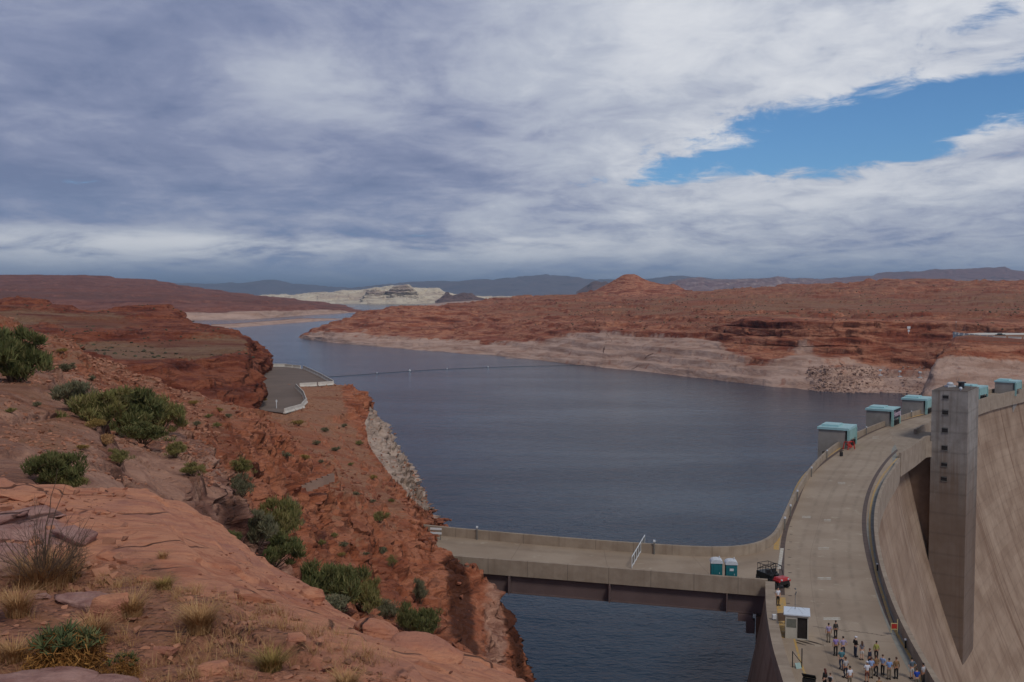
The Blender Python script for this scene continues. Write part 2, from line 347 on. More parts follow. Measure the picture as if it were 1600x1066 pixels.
m_slab = mat('ledge_sandstone', slab_fn)
def water_fn(g, nt, b):
    geo = nt.nodes.new('ShaderNodeNewGeometry'); pos = geo.outputs['Position']
    y = g.sep(pos)[1]
    n1 = g.noise(g.mapping(pos, (1, 1.7, 1), (0, 0, .3)), .55, 5, .6); n2 = g.noise(g.mapping(pos, (1, 1.5, 1), (0, 0, -.4)), .09, 4, .55); n3 = g.noise(pos, 2.4, 3, .6)
    h = g.math('ADD', g.math('MULTIPLY', n1, .55), g.math('ADD', g.math('MULTIPLY', n2, 1.4), g.math('MULTIPLY', n3, .12)))
    st = g.ss(g.noise(g.mapping(pos, (.5, 1.4, 1), (0, 0, .25)), .009, 5, .6, .6), .38, .62, .6, 1.0)
    g.L(g.bump(h, st, .55), b.inputs['Normal'])
    g.put(b.inputs['Base Color'], g.mix(g.ss(g.noise(pos, .002, 3), .3, .7), (.003, .024, .056), (.005, .032, .068)))
    b.inputs['Roughness'].default_value = .10; b.inputs['Specular Tint'].default_value = (.70, .90, 1, 1); b.inputs['IOR'].default_value = 1.2
m_water = mat('lake_water', water_fn)
def conc(name, c0, c1, stain, ujoint=4.6, vjoint=0.0, streak=.5, scale=1.0, joint=.45, lowstain=False):
    """cast concrete: UV in metres (along, up)"""
    def fn(g, nt, b):
        t = nt.nodes.new('ShaderNodeTexCoord'); uv = t.outputs['UV']; geo = nt.nodes.new('ShaderNodeNewGeometry'); pos = geo.outputs['Position']
        u, v, _ = g.sep(uv)
        n = g.noise(pos, .35*scale, 8, .62, .2); c = g.mix(g.ss(n, .32, .68), c0, c1)
        s1 = g.noise(g.comb(u, g.math('MULTIPLY', v, .035), 0.0), .42*scale, 7, .68); c = g.mix(g.ss(s1, .48, .74, 0, streak), c, stain)
        s2 = g.noise(g.comb(u, g.math('MULTIPLY', v, .02), 4.0), 1.6*scale, 6, .65); c = g.mix(g.ss(s2, .56, .72, 0, streak*.7), c, stain)
        s3 = g.noise(g.comb(u, g.math('MULTIPLY', v, .03), 9.0), .8*scale, 5, .65); c = g.mix(g.ss(s3, .66, .78, 0, streak*.5), c, tuple(min(1, q*1.5) for q in c1))
        c = g.mix(g.ss(g.noise(pos, 6, 5, .7), .55, .75, 0, .22), c, stain)
        if lowstain: c = g.mix(g.ss(g.math('ADD', v, g.math('MULTIPLY', g.math('SUBTRACT', s1, .5), 70.0)), 4.0, -14.0, 0, .75), c, srgb(112, 88, 70))
        if ujoint:
            fu = g.math('FRACT', g.math('DIVIDE', u, ujoint)); j = g.ss(g.math('ABSOLUTE', g.math('SUBTRACT', fu, .5)), .006*4.6/ujoint*2.2, .0)
            c = g.mix(g.math('MULTIPLY', j, joint), c, (.04, .032, .026))
        if vjoint:
            fv = g.math('FRACT', g.math('DIVIDE', v, vjoint)); j = g.ss(g.math('ABSOLUTE', g.math('SUBTRACT', fv, .5)), .09, .0)
            c = g.mix(g.math('MULTIPLY', j, joint*.55), c, (.05, .04, .032))
            cell = g.comb(g.math('FLOOR', g.math('DIVIDE', u, ujoint)), g.math('FLOOR', g.math('DIVIDE', v, vjoint)), 0.0)
            wn = nt.nodes.new('ShaderNodeTexWhiteNoise'); wn.noise_dimensions = '3D'; g.L(cell, wn.inputs[0])
            c = g.mix(g.math('MULTIPLY', wn.outputs[0], .24), c, stain)
        g.put(b.inputs['Base Color'], c); b.inputs['Roughness'].default_value = .88; b.inputs['Specular IOR Level'].default_value = .3
        g.L(g.bump(g.noise(pos, 3, 8, .7), .5, .04), b.inputs['Normal'])
    return mat(name, fn)
m_face = conc('dam_face_concrete', srgb(148, 125, 106), srgb(173, 150, 130), srgb(108, 78, 58), 15.0, 3.8, 1.0, .42, .22)
m_tower = conc('tower_concrete', srgb(140, 134, 128), srgb(166, 160, 154), srgb(92, 74, 60), 0, 4.3, .75, 1.0, .4, lowstain=True)
m_web = conc('tower_wall_concrete', srgb(112, 90, 74), srgb(128, 104, 86), srgb(86, 60, 44), 0, 4.3, .7, 1.2, .4)
m_par = conc('parapet_concrete', srgb(148, 132, 116), srgb(166, 150, 133), srgb(114, 94, 77), 4.6, 0, .45, 1.6, .55)
m_block = conc('intake_concrete', srgb(138, 132, 126), srgb(154, 148, 142), srgb(110, 96, 84), 0, 0, .4)
def deck_fn(g, nt, b):
    t = nt.nodes.new('ShaderNodeTexCoord'); geo = nt.nodes.new('ShaderNodeNewGeometry'); pos = geo.outputs['Position']; u, v, _ = g.sep(t.outputs['UV'])
    n = g.noise(pos, .12, 8, .6, .3); c = g.mix(g.ss(n, .35, .65), srgb(150, 131, 112), srgb(166, 148, 129))
    c = g.mix(g.ss(g.noise(g.comb(g.math('MULTIPLY', u, .12), v, 0.0), .9, 6, .6), .5, .7, 0, .45), c, srgb(150, 132, 112))
    c = g.mix(g.ss(g.noise(pos, 1.4, 7, .7), .57, .75, 0, .4), c, srgb(128, 112, 94))
    c = g.mix(g.ss(g.noise(pos, .5, 4, .6), .62, .7, 0, .5), c, srgb(188, 176, 156))
    fu = g.math('FRACT', g.math('DIVIDE', u, 12.0)); j = g.ss(g.math('ABSOLUTE', g.math('SUBTRACT', fu, .5)), .006, .0)
    c = g.mix(g.math('MULTIPLY', j, .45), c, srgb(90, 76, 62))
    fv = g.ss(g.math('ABSOLUTE', g.math('SUBTRACT', v, .38)), .006, .0); c = g.mix(g.math('MULTIPLY', fv, .3), c, srgb(100, 86, 70))
    for tv in (.27, .41, .58, .72):
        tr = g.ss(g.math('ABSOLUTE', g.math('SUBTRACT', g.math('ADD', v, g.math('MULTIPLY', g.math('SUBTRACT', g.noise(g.comb(u, 0.0, tv), .03, 3), .5), .08)), tv)), .035, .0)
        c = g.mix(g.math('MULTIPLY', g.math('MULTIPLY', tr, g.ss(g.noise(pos, .4, 6, .65), .35, .65)), .38), c, srgb(112, 98, 82))
    g.put(b.inputs['Base Color'], c); b.inputs['Roughness'].default_value = .85
    g.L(g.bump(g.noise(pos, 5, 7, .7), .4, .02), b.inputs['Normal'])
m_deck = mat('road_concrete', deck_fn)
def paint_fn(col, under, wear=.5):
    def fn(g, nt, b):
        geo = nt.nodes.new('ShaderNodeNewGeometry'); pos = geo.outputs['Position']
        c = g.mix(g.ss(g.noise(pos, 2.5, 8, .7), wear-.06, wear+.1), col, under); g.put(b.inputs['Base Color'], c); b.inputs['Roughness'].default_value = .7
    return fn
m_yellow = mat('worn_yellow_paint', paint_fn(srgb(196, 154, 78), srgb(164, 146, 112), .5))
m_wpaint = mat('worn_white_paint', paint_fn(srgb(200, 196, 186), srgb(176, 162, 142), .5))
m_rail = plain('rail_groove', srgb(92, 76, 70), .8, 0, .2, 1.0)
m_gutter = plain('gutter_grey', srgb(140, 138, 130), .85, 0, .15, .5)
m_girder = plain('girder_paint', srgb(104, 86, 84), .65, 0, .12, .4)
m_dark = plain('dark_recess', srgb(38, 32, 30), .9)
m_teal = plain('teal_steel', srgb(138, 176, 173), .55, 0, .08, .5)
m_tealroof = plain('teal_roof', srgb(156, 196, 200), .5, 0, .06, .6)
m_asph = plain('asphalt', srgb(116, 100, 90), .9, 0, .14, .12, .01)
m_jersey = plain('white_concrete', srgb(206, 200, 190), .8, 0, .12, .6)
m_black = plain('black_plastic', (.012, .012, .013), .45)
m_redp = plain('red_paint', srgb(176, 40, 44), .4)
m_redsign = plain('red_sign_paint', srgb(176, 52, 40), .5)
m_steel = plain('painted_steel', srgb(120, 118, 114), .5, .3)
m_whitep = plain('white_paint', srgb(214, 216, 218), .5, 0, .05)
m_wroof = plain('white_metal_roof', srgb(205, 214, 226), .4, 0, .05)
m_booth = plain('booth_wall', srgb(186, 180, 168), .6, 0, .06)
m_glass = plain('dark_glass', srgb(110, 112, 104), .2)
m_toilet = plain('teal_plastic', srgb(26, 104, 112), .45, 0, .1)
m_cap = plain('white_plastic', srgb(200, 204, 210), .45, 0, .05)
m_rubber = plain('rubber', (.015, .015, .015), .8)

# ------------------------------------------------------------------ terrain lofts
HORIZON_Y = 533 - F*math.tan(PITCH)
def Dw(py, z=-29.0):
    a = PITCH + np.arctan((np.asarray(py, float)-533)/F); return (EYE-z)/np.maximum(np.tan(a), 1e-3)
def loft(name, curves, x0, x1, step, terrace=None, pinkf=None, darkf=None, amp=1.0, wl=12.0, octs=7, ledge=0.0, ledge_h=1.5, block=0.0, block_s=2.0, material=None, flat=None, smoothw=10, gain=.52, post=None, ridged=.0):
    """curves near to far; each = (rows, [(px, py|'z', D, pale, soil) ...]); anchors may give z as ('z', value)"""
    xs = np.arange(x0, x1+.1, step); rowsP = []; rowsA = []
    ev = []
    ker = int(max(1, smoothw/step)); k = np.hanning(2*ker+3)[1:-1]; k /= k.sum()
    def sm(a): return np.convolve(np.pad(a, ker, mode='edge'), k, 'valid')
    for rows, an in curves:
        pxs = [a[0] for a in an]; D = np.array([a[2] for a in an], float)
        Z = np.array([a[1][1] if isinstance(a[1], tuple) else float(PD(a[0], a[1], a[2])[2]) for a in an])
        # interpolate in picture height / log depth so that straight traced lines stay straight
        Zr = (Z-EYE)/D
        d = np.exp(np.interp(xs, pxs, np.log(D))); zr = np.interp(xs, pxs, Zr); d = sm(d); zr = sm(zr)
        pa = sm(np.interp(xs, pxs, [a[3] if len(a) > 3 else 0 for a in an])); so = sm(np.interp(xs, pxs, [a[4] if len(a) > 4 else .3 for a in an]))
        ev.append((rows, np.stack([(xs-800)/F*d*math.cos(PITCH)*1.0 + (xs-800)/F*(EYE-(zr*d+EYE))*math.sin(PITCH), d, zr*d+EYE], 1), pa, so))
    for i in range(len(ev)-1):
        n = ev[i+1][0]
        for r in range(n):
            t = r/n; p = ev[i][1]*(1-t)+ev[i+1][1]*t
            rowsP.append(p); rowsA.append((ev[i][2]*(1-t)+ev[i+1][2]*t, ev[i][3]*(1-t)+ev[i+1][3]*t))
    rowsP.append(ev[-1][1]); rowsA.append((ev[-1][2], ev[-1][3]))
    V = np.array(rowsP); nr, nc = V.shape[:2]
    pale = np.array([a[0] for a in rowsA]).ravel(); soil = np.array([a[1] for a in rowsA]).ravel()
    # smooth the loft along depth a little
    for _ in range(2): V[1:-1] = .5*V[1:-1]+.25*(V[:-2]+V[2:])
    du = np.gradient(V, axis=1); dv = np.gradient(V, axis=0); n = np.cross(du, dv); n /= np.linalg.norm(n, axis=2)[..., None]+1e-9
    n *= np.where(n[..., 2:] < 0, -1, 1)
    Vf = V.reshape(-1, 3); nf = n.reshape(-1, 3); steep = np.clip(1-nf[:, 2], 0, 1)
    keep = np.ones(len(Vf))
    if flat is not None: keep = flat(Vf)
    q = Vf*[1, 1, 1.6]
    hf = fbm(q, wl, octs, gain)
    if ridged: hf = hf*(1-ridged)+ridged*fbm(q, wl*.8, octs, gain, True, 5.5)
    a_loc = amp(Vf, pale, soil) if callable(amp) else amp
    disp = nf*(hf*a_loc*(.45+.9*steep)*keep)[:, None]
    if block:
        wq = Vf + 0.35*block_s*np.stack([fbm(Vf, block_s*2, 2, off=k_) for k_ in (1.1, 4.4, 8.8)], 1)
        val, edge = cell_noise(wq/np.array([block_s*1.5, block_s*1.5, block_s*.7]))
        v2, e2 = cell_noise(wq/np.array([block_s*.55, block_s*.55, block_s*.25])+31.3)
        bl = (val-.5)*sstep(edge, 0, .07) - .5*sstep(edge, .09, 0) + .45*((v2-.5)*sstep(e2, 0, .1)-.35*sstep(e2, .1, 0))
        bm = block(Vf, pale, soil) if callable(block) else block
        disp += nf*(bl*bm*(.3+.9*steep)*keep)[:, None]
    if ledge:
        zz = Vf[:, 2]+.35*ledge_h*fbm(Vf, ledge_h*14, 3)
        s1 = fbm(np.stack([zz*0, zz*0+.5, zz/ledge_h], 1), 1.0, 4, .6, off=3.3)
        hn = nf.copy(); hn[:, 2] = 0
        lm = ledge(Vf, pale, soil) if callable(ledge) else ledge
        disp += hn*(s1*lm*sstep(steep, .08, .5)*keep)[:, None]
    Vf = Vf+disp
    if terrace:
        for th, ts, tw in terrace:
            tt = (Vf[:, 2]+tw*fbm(Vf*[1, 1, .3], th*16, 4, off=2.2))/th; fl = np.floor(tt); fr = tt-fl
            fr2 = np.where(fr < .68, fr*.28, .19+.81*sstep(fr, .66, 1.0))
            Vf[:, 2] += (fr2-fr)*th*ts*keep
    if post is not None: Vf, pale, soil = post(Vf, pale, soil)
    idx = np.arange(nr*nc).reshape(nr, nc)
    Fq = np.stack([idx[:-1, :-1], idx[:-1, 1:], idx[1:, 1:], idx[1:, :-1]], -1).reshape(-1, 4)
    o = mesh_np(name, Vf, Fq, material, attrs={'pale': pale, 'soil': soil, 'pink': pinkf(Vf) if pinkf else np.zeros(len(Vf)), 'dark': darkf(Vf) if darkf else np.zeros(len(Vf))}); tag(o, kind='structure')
    o['_g'] = 0; del o['_g']
    return o, Vf.reshape(nr, nc, 3)

# --- near sandstone ledge --------------------------------------------------------------
CREST = [(-350, 742, 10.5), (0, 748, 10.5), (100, 757, 10.8), (180, 757, 11.2), (230, 763, 11.4), (280, 783, 11.2), (330, 805, 11), (385, 848, 10.5), (430, 888, 10), (480, 912, 9.6), (500, 932, 9.4), (560, 968, 9), (620, 1002, 8.6), (640, 1008, 8.4), (700, 1014, 8), (760, 1034, 7.5), (830, 1066, 7), (1000, 1150, 6.6), (1200, 1250, 6.3)]
def shift(c, dy=0, dd=0, pale=0, soil=0.0, zz=None):
    return [(a[0], (('z', zz) if zz is not None else a[1]+dy), a[2]+dd, pale, soil) for a in c]
LEDGE = [
 (1, [(-350, 1500, 2.2, 0, .6), (1200, 1500, 2.2, 0, .6)]),
 (60, [(-350, 1150, 3.9, .6, .5), (0, 1090, 4.4, .9, .5), (150, 1085, 4.4, .9, .5), (230, 1085, 4.5, .2, .7), (400, 1090, 4.4, .0, .6), (600, 1110, 4.3, 0, .25), (1200, 1330, 4.2, 0, .1)]),
 (110, [(-350, 1000, 5.2, .3, .7), (0, 985, 5.4, .3, .8), (120, 985, 5.4, .3, .9), (200, 980, 5.5, 0, .9), (330, 975, 5.6, 0, .9), (450, 985, 5.5, 0, .72), (560, 1015, 5.4, 0, .3), (700, 1060, 5.4, 0, .05), (830, 1120, 5.2, 0, .1), (1200, 1300, 5.0, 0, .1)]),
 (120, [(-350, 880, 7.0, .5, .5), (0, 880, 7.0, .4, .6), (100, 880, 7.1, .4, .5), (200, 880, 7.2, .1, .55), (280, 880, 7.3, 0, .35), (400, 925, 6.9, 0, .12), (560, 985, 6.5, 0, .05), (700, 1035, 6.4, 0, .05), (830, 1085, 6.1, 0, .05), (1200, 1270, 5.8, 0, .05)]),
 (110, [(-350, 800, 9.0, .6, .3), (0, 805, 8.8, .7, .35), (80, 805, 8.9, .6, .3), (150, 800, 9.2, .2, .1), (250, 805, 9.4, 0, .02), (330, 845, 9.0, 0, .02), (430, 915, 8.4, 0, .02), (560, 982, 7.6, 0, 0), (700, 1022, 7.2, 0, 0), (830, 1073, 6.6, 0, 0), (1200, 1256, 6.1, 0, 0)]),
 (70, shift(CREST, 0, 0, 0, .04)),
 (36, shift(CREST, 16, .7, 0, 0)),
 (30, shift(CREST, 130, 1.9, 0, .1)),
 (20, shift(CREST, 420, 3.0, 0, .3)),
]
def ledge_amp(V, p, s): return .035+.05*s+.03*p
def ledge_block(V, p, s): return .10+.2*np.clip(p, 0, 1)+.02*s
o, LV = loft('sandstone_ledge', LEDGE, -350, 1100, 2.0, amp=ledge_amp, wl=1.1, octs=7, block=ledge_block, block_s=.9, terrace=[(.16, .55, .10), (.05, .35, .03)], material=m_slab, smoothw=10, gain=.5)

# --- hillside between the ledge, the bridge and the parking lot ---------------------------
LOT = [(392, 573.5), (440, 573.5), (474, 577), (500, 589), (521, 600.5), (505, 603), (467, 604.5), (474, 618), (478, 632), (470, 639), (446, 646), (400, 640)]
LOTZ = 5.6
LOTXY = [xy(a, b, LOTZ) for a, b in LOT]
def inside(poly, V, grow=0.0):
    poly = np.array(poly); c = poly.mean(0); poly = c+(poly-c)*(1+grow); x, y = V[:, 0], V[:, 1]; r = np.zeros(len(V), bool); n = len(poly)
    for i in range(n):
        (x1, y1), (x2, y2) = poly[i], poly[(i+1) % n]
        m = ((y1 > y) != (y2 > y)) & (x < (x2-x1)*(y-y1)/(y2-y1+1e-12)+x1); r ^= m
    return r
HILL = [
 (1, [(-350, 860, 9.5, 0, .5), (0, 860, 9.5, 0, .5), (200, 900, 10, 0, .4), (330, 1000, 11, 0, .4), (430, 1150, 11, 0, .4), (620, 1350, 12, 0, .4), (830, 1700, 12, 0, .3), (950, 2300, 12, 0, .3)]),
 (60, [(-350, 735, 12, .3, .5), (0, 742, 12, .3, .5), (100, 750, 12.5, .2, .6), (200, 752, 13.5, .1, .5), (280, 775, 15, .2, .2), (330, 830, 18, 0, .2), (385, 890, 24, 0, .3), (430, 925, 32, 0, .3), (520, 985, 45, 0, .3), (620, 1060, 52, 0, .3), (700, 1060, 60, 0, .3), (760, 1110, 66, 0, .2), (830, 1170, 80, 0, .2), (950, 1700, 85, 0, .2)]),
 (120, [(-350, 640, 17, .2, .6), (0, 662, 17, .2, .7), (80, 672, 18, .1, .7), (150, 690, 19, .2, .6), (210, 712, 20, .6, .3), (260, 742, 21.5, .8, .15), (310, 770, 23, .8, .1), (350, 830, 27, .5, .2), (400, 870, 33, 0, .4), (450, 905, 45, 0, .5), (520, 950, 55, 0, .5), (600, 992, 62, 0, .4), (680, 1015, 67, 0, .3), (760, 1052, 74, 0, .2), (830, 1110, 84, 0, .2), (950, 1500, 88, 0, .2)]),
 (90, [(-350, 560, 21, 0, .7), (0, 588, 22, 0, .7), (80, 610, 23, 0, .7), (150, 648, 24, .2, .6), (200, 668, 25, .4, .4), (250, 694, 26.5, .9, .2), (300, 722, 28, .9, .1), (345, 750, 30, .8, .1), (372, 800, 31, .3, .2), (410, 850, 38, 0, .4), (460, 880, 50, 0, .5), (530, 930, 60, 0, .5), (600, 970, 67, 0, .4), (680, 995, 73, .1, .1), (760, 1030, 80, .3, 0), (800, 1050, 86, .3, 0), (830, 1090, 89, 0, 0), (950, 1500, 92, 0, 0)]),
 (50, [(-350, 552, 27, 0, .6), (0, 575, 28, 0, .7), (80, 600, 30, 0, .7), (150, 650, 32, 0, .6), (200, 672, 34, .1, .5), (250, 690, 36, .3, .4), (300, 706, 38, .4, .4), (340, 738, 40, .3, .3), (375, 782, 42, .2, .2), (410, 830, 46, 0, .3), (460, 868, 58, 0, .5), (530, 912, 67, 0, .5), (600, 948, 74, 0, .3), (680, 975, 80, 0, 0), (760, 1010, 87, .35, 0), (800, 1035, 91, .3, 0), (828, 1080, 92, 0, 0), (950, 1500, 95, 0, 0)]),
 (80, [(-350, 505, 42, 0, .6), (0, 530, 44, 0, .7), (60, 552, 46, 0, .7), (130, 588, 49, 0, .6), (200, 630, 53, 0, .6), (260, 652, 57, .1, .6), (330, 685, 62, .1, .5), (370, 712, 65, 0, .35), (400, 745, 68, 0, .15), (450, 790, 74, 0, .1), (520, 850, 82, 0, .35), (600, 905, 88, 0, .4), (650, 935, 92, 0, .1), (700, 930, 97, 0, 0), (750, 955, 98, .2, 0), (790, 985, 98.5, .2, 0), (822, 1060, 97, 0, 0), (950, 1500, 99, 0, 0)]),
 (80, [(-350, 475, 62, 0, .6), (0, 505, 64, 0, .7), (60, 526, 68, 0, .7), (130, 562, 72, 0, .6), (200, 598, 78, 0, .7), (260, 622, 84, 0, .8), (330, 645, 92, .1, .7), (390, 672, 94, 0, .3), (440, 720, 92, 0, .05), (480, 742, 94, 0, .1), (520, 778, 97, 0, .5), (560, 815, 99, 0, .6), (600, 850, 100, 0, .5), (650, 875, 102, 0, .3), (690, 878, 104, 0, 0), (740, 905, 103, 0, 0), (780, 940, 101, 0, 0), (812, 1000, 100, 0, 0), (828, 1066, 99, 0, 0), (950, 1500, 101, 0, 0)]),
 (50, [(-350, 455, 90, 0, .6), (0, 492, 90, 0, .7), (60, 512, 95, 0, .7), (130, 545, 100, 0, .6), (200, 575, 108, 0, .8), (250, 598, 115, 0, .9), (300, 613, 125, 0, .9), (345, 627, 130, 0, .8), (395, 648, 128, 0, .3), (450, 698, 118, 0, .05), (500, 722, 118, 0, .3), (530, 750, 118, 0, .8), (600, 806, 114, 0, .6), (650, 845, 112, 0, .3), (690, 858, 111, 0, .1), (722, 872, 109.5, 0, .1), (740, 884, 107.5, 0, 0), (768, 903, 105, 0, 0), (796, 945, 103.5, 0, 0), (812, 985, 102.5, 0, 0), (826, 1062, 101, 0, 0), (950, 1600, 102, 0, 0)]),
 (50, [(-350, 560, 130, 0, .6), (0, 580, 130, 0, .6), (130, 610, 140, 0, .6), (200, 615, 150, 0, .7), (250, 612, 160, 0, .8), (300, 616, 170, 0, .9), (345, 628, 170, 0, .9), (395, 642, 170, 0, .5), (450, 676, 160, 0, .5), (500, 700, 150, 0, .9), (560, 744, 140, 0, .9), (610, 780, 132, 0, .7), (650, 810, 126, 0, .3), (690, 846, 120, 0, .2), (722, 900, 115, 0, 0), (745, 960, 112, 0, 0), (800, 1150, 108, 0, 0), (950, 1700, 104, 0, 0)]),
 (60, [(-350, 560, 200, 0, .6), (0, 580, 200, 0, .6), (200, 612, 200, 0, .8), (300, 622, 205, 0, .9), (400, 646, 207, 0, .7), (446, 650, 208, 0, .9), (478, 642, 213, 0, 1), (520, 672, 195, 0, 1), (560, 692, 190, 0, .7), (590, 700, 195, 0, .2), (620, 745, 178, .1, 0), (645, 785, 158, .1, .1), (668, 802, 142, .1, .1), (690, 832, 126, 0, .2), (705, 870, 122, 0, .2), (740, 990, 116, 0, 0), (800, 1250, 110, 0, 0), (950, 1800, 106, 0, 0)]),
 (50, [(-350, 560, 270, 0, .6), (0, 580, 270, 0, .6), (300, 606, 270, 0, .9), (400, 606, 262, 0, .9), (467, 606, 262, 0, 1), (521, 606, 264, 0, 1), (545, 618, 250, 0, .1), (570, 640, 240, 0, 0), (590, 668, 240, .8, 0), (612, 702, 232, 1, 0), (640, 748, 206, 1, 0), (660, 784, 176, .9, 0), (674, 806, 150, .2, 0), (690, 834, 129, 0, .2), (740, 1040, 120, 0, 0), (950, 1900, 108, 0, 0)]),
 (30, [(-350, 575, 350, 0, .6), (0, 580, 350, 0, .6), (300, 580, 350, 0, .9), (400, 572.5, 350, 0, .9), (442, 572.5, 350, 0, 1), (478, 576, 345, 0, 1), (502, 587, 310, 0, 1), (528, 598, 288, 0, .8), (552, 596, 278, 0, 0), (572, 618, 268, 0, 0), (582, 640, 268, .4, 0), (600, 658, 272, 1, 0), (614, 688, 256, 1, 0), (641, 739, 220, 1, 0), (662, 777, 188, 1, 0), (675, 803, 156, .2, 0), (691, 830, 130, 0, .2), (740, 1060, 122, 0, 0), (950, 1950, 110, 0, 0)]),
 (26, [(-350, ('z', -4), 362, 0, 0), (0, ('z', -4), 362, 0, 0), (300, ('z', -4), 362, 0, 0), (442, ('z', -5), 362, .5, 0), (502, ('z', -8), 324, .8, 0), (552, ('z', -10), 290, 1, 0), (600, ('z', -14), 286, 1, 0), (641, ('z', -14), 230, 1, 0), (662, ('z', -14), 196, 1, 0), (691, ('z', -12), 140, 1, 0), (740, ('z', -30), 126, 1, 0), (950, ('z', -130), 112, 1, 0)]),
 (20, [(-350, ('z', -36), 376, 1, 0), (442, ('z', -36), 376, 1, 0), (502, ('z', -36), 338, 1, 0), (600, ('z', -36), 300, 1, 0), (641, ('z', -36), 244, 1, 0), (691, ('z', -36), 150, 1, 0), (740, ('z', -50), 132, 1, 0), (950, ('z', -150), 114, 1, 0)]),
]
def hill_keep(V):
    k = np.ones(len(V)); k[inside(LOTXY, V, .06)] = 0
    return k
def hill_amp(V, p, s): return np.clip(V[:, 1]*.012, .18, 1.5)*(1-.45*np.clip(s, 0, 1))
def hill_block(V, p, s): return (1-.6*sstep(V[:, 0]/V[:, 1], -.07, -.03)*(V[:, 1] < 115))*np.clip(V[:, 1]*.030, .5, 2.9)*(1-np.where(V[:, 1] < 62, .45, .85)*np.clip(s, 0, 1))
def hill_ledge(V, p, s): return np.clip(V[:, 1]*.014, .3, 1.8)*(1-.6*np.clip(s, 0, 1))
def hill_pink(V):
    px = 800+F*V[:, 0]/V[:, 1]
    near = sstep(V[:, 1], 62, 40); return np.clip(near*(.6+.25*sstep(px, 120, 330)*sstep(px, 470, 380))+.25*sstep(V[:, 1], 90, 60)*(px < 300), 0, 1)+.75*np.exp(-((px-772)/26)**2)*sstep(-V[:, 2], -7, 3)*(V[:, 1] < 112)*(V[:, 1] > 80)
def pxy(V):
    x, y, z = V[:, 0], V[:, 1], V[:, 2]-EYE; fw = y*math.cos(PITCH)-z*math.sin(PITCH); up = y*math.sin(PITCH)+z*math.cos(PITCH); return 800+F*x/fw, 533-F*up/fw
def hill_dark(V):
    # desert varnish streaks down the cliff by the bridge, and shade painted into the clefts behind the ledge
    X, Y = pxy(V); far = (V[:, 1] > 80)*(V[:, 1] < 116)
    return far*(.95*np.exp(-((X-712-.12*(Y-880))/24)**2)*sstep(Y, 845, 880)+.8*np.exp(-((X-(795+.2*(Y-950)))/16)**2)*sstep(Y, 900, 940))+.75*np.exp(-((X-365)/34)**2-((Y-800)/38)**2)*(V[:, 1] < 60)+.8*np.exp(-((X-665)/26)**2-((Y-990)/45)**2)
def hill_post(V, p, s):
    m = inside(LOTXY, V, .04); V[m, 2] = LOTZ-.25
    # nothing stands on the bridge deck
    bx = (V[:, 0] > -9.5) & (V[:, 1] > 102) & (V[:, 1] < 132) & (V[:, 1] > 111.2-(V[:, 0]+4.7)*.29)
    V[bx, 2] = np.minimum(V[bx, 2], -.5)
    # rock below the full-pool line is bleached
    p = np.where(V[:, 1] < 92, 0, p); s = np.where(V[:, 1] < 62, s*.7, s)
    X, Y = pxy(V); edge = np.interp(Y, [640, 662, 690, 740, 778, 800], [584, 604, 616, 643, 664, 676]); wide = np.interp(Y, [640, 662, 700, 745, 790], [6, 34, 44, 34, 14])
    p = np.where((V[:, 1] > 150) & (Y > 638) & (Y < 795), np.maximum(p, sstep(X-(edge-wide), -5, 6)), p)
    V[(X > 693) & (V[:, 1] > 118), 2] -= 9
    z = V[:, 2]; p = np.maximum(p, np.where(V[:, 1] > 60, sstep(-z, 4.0, 9.0)*.8*sstep(V[:, 1], 108, 125), 0))
    return V, p, s
o, HV = loft('hillside', HILL, -350, 900, 1.7, amp=hill_amp, wl=9.0, octs=7, ledge=hill_ledge, ledge_h=1.1, block=hill_block, block_s=2.6, material=m_hill, terrace=[(2.4, .6, 1.0), (.7, .5, .3)], pinkf=hill_pink, darkf=hill_dark, flat=hill_keep, smoothw=9, gain=.55, post=hill_post)

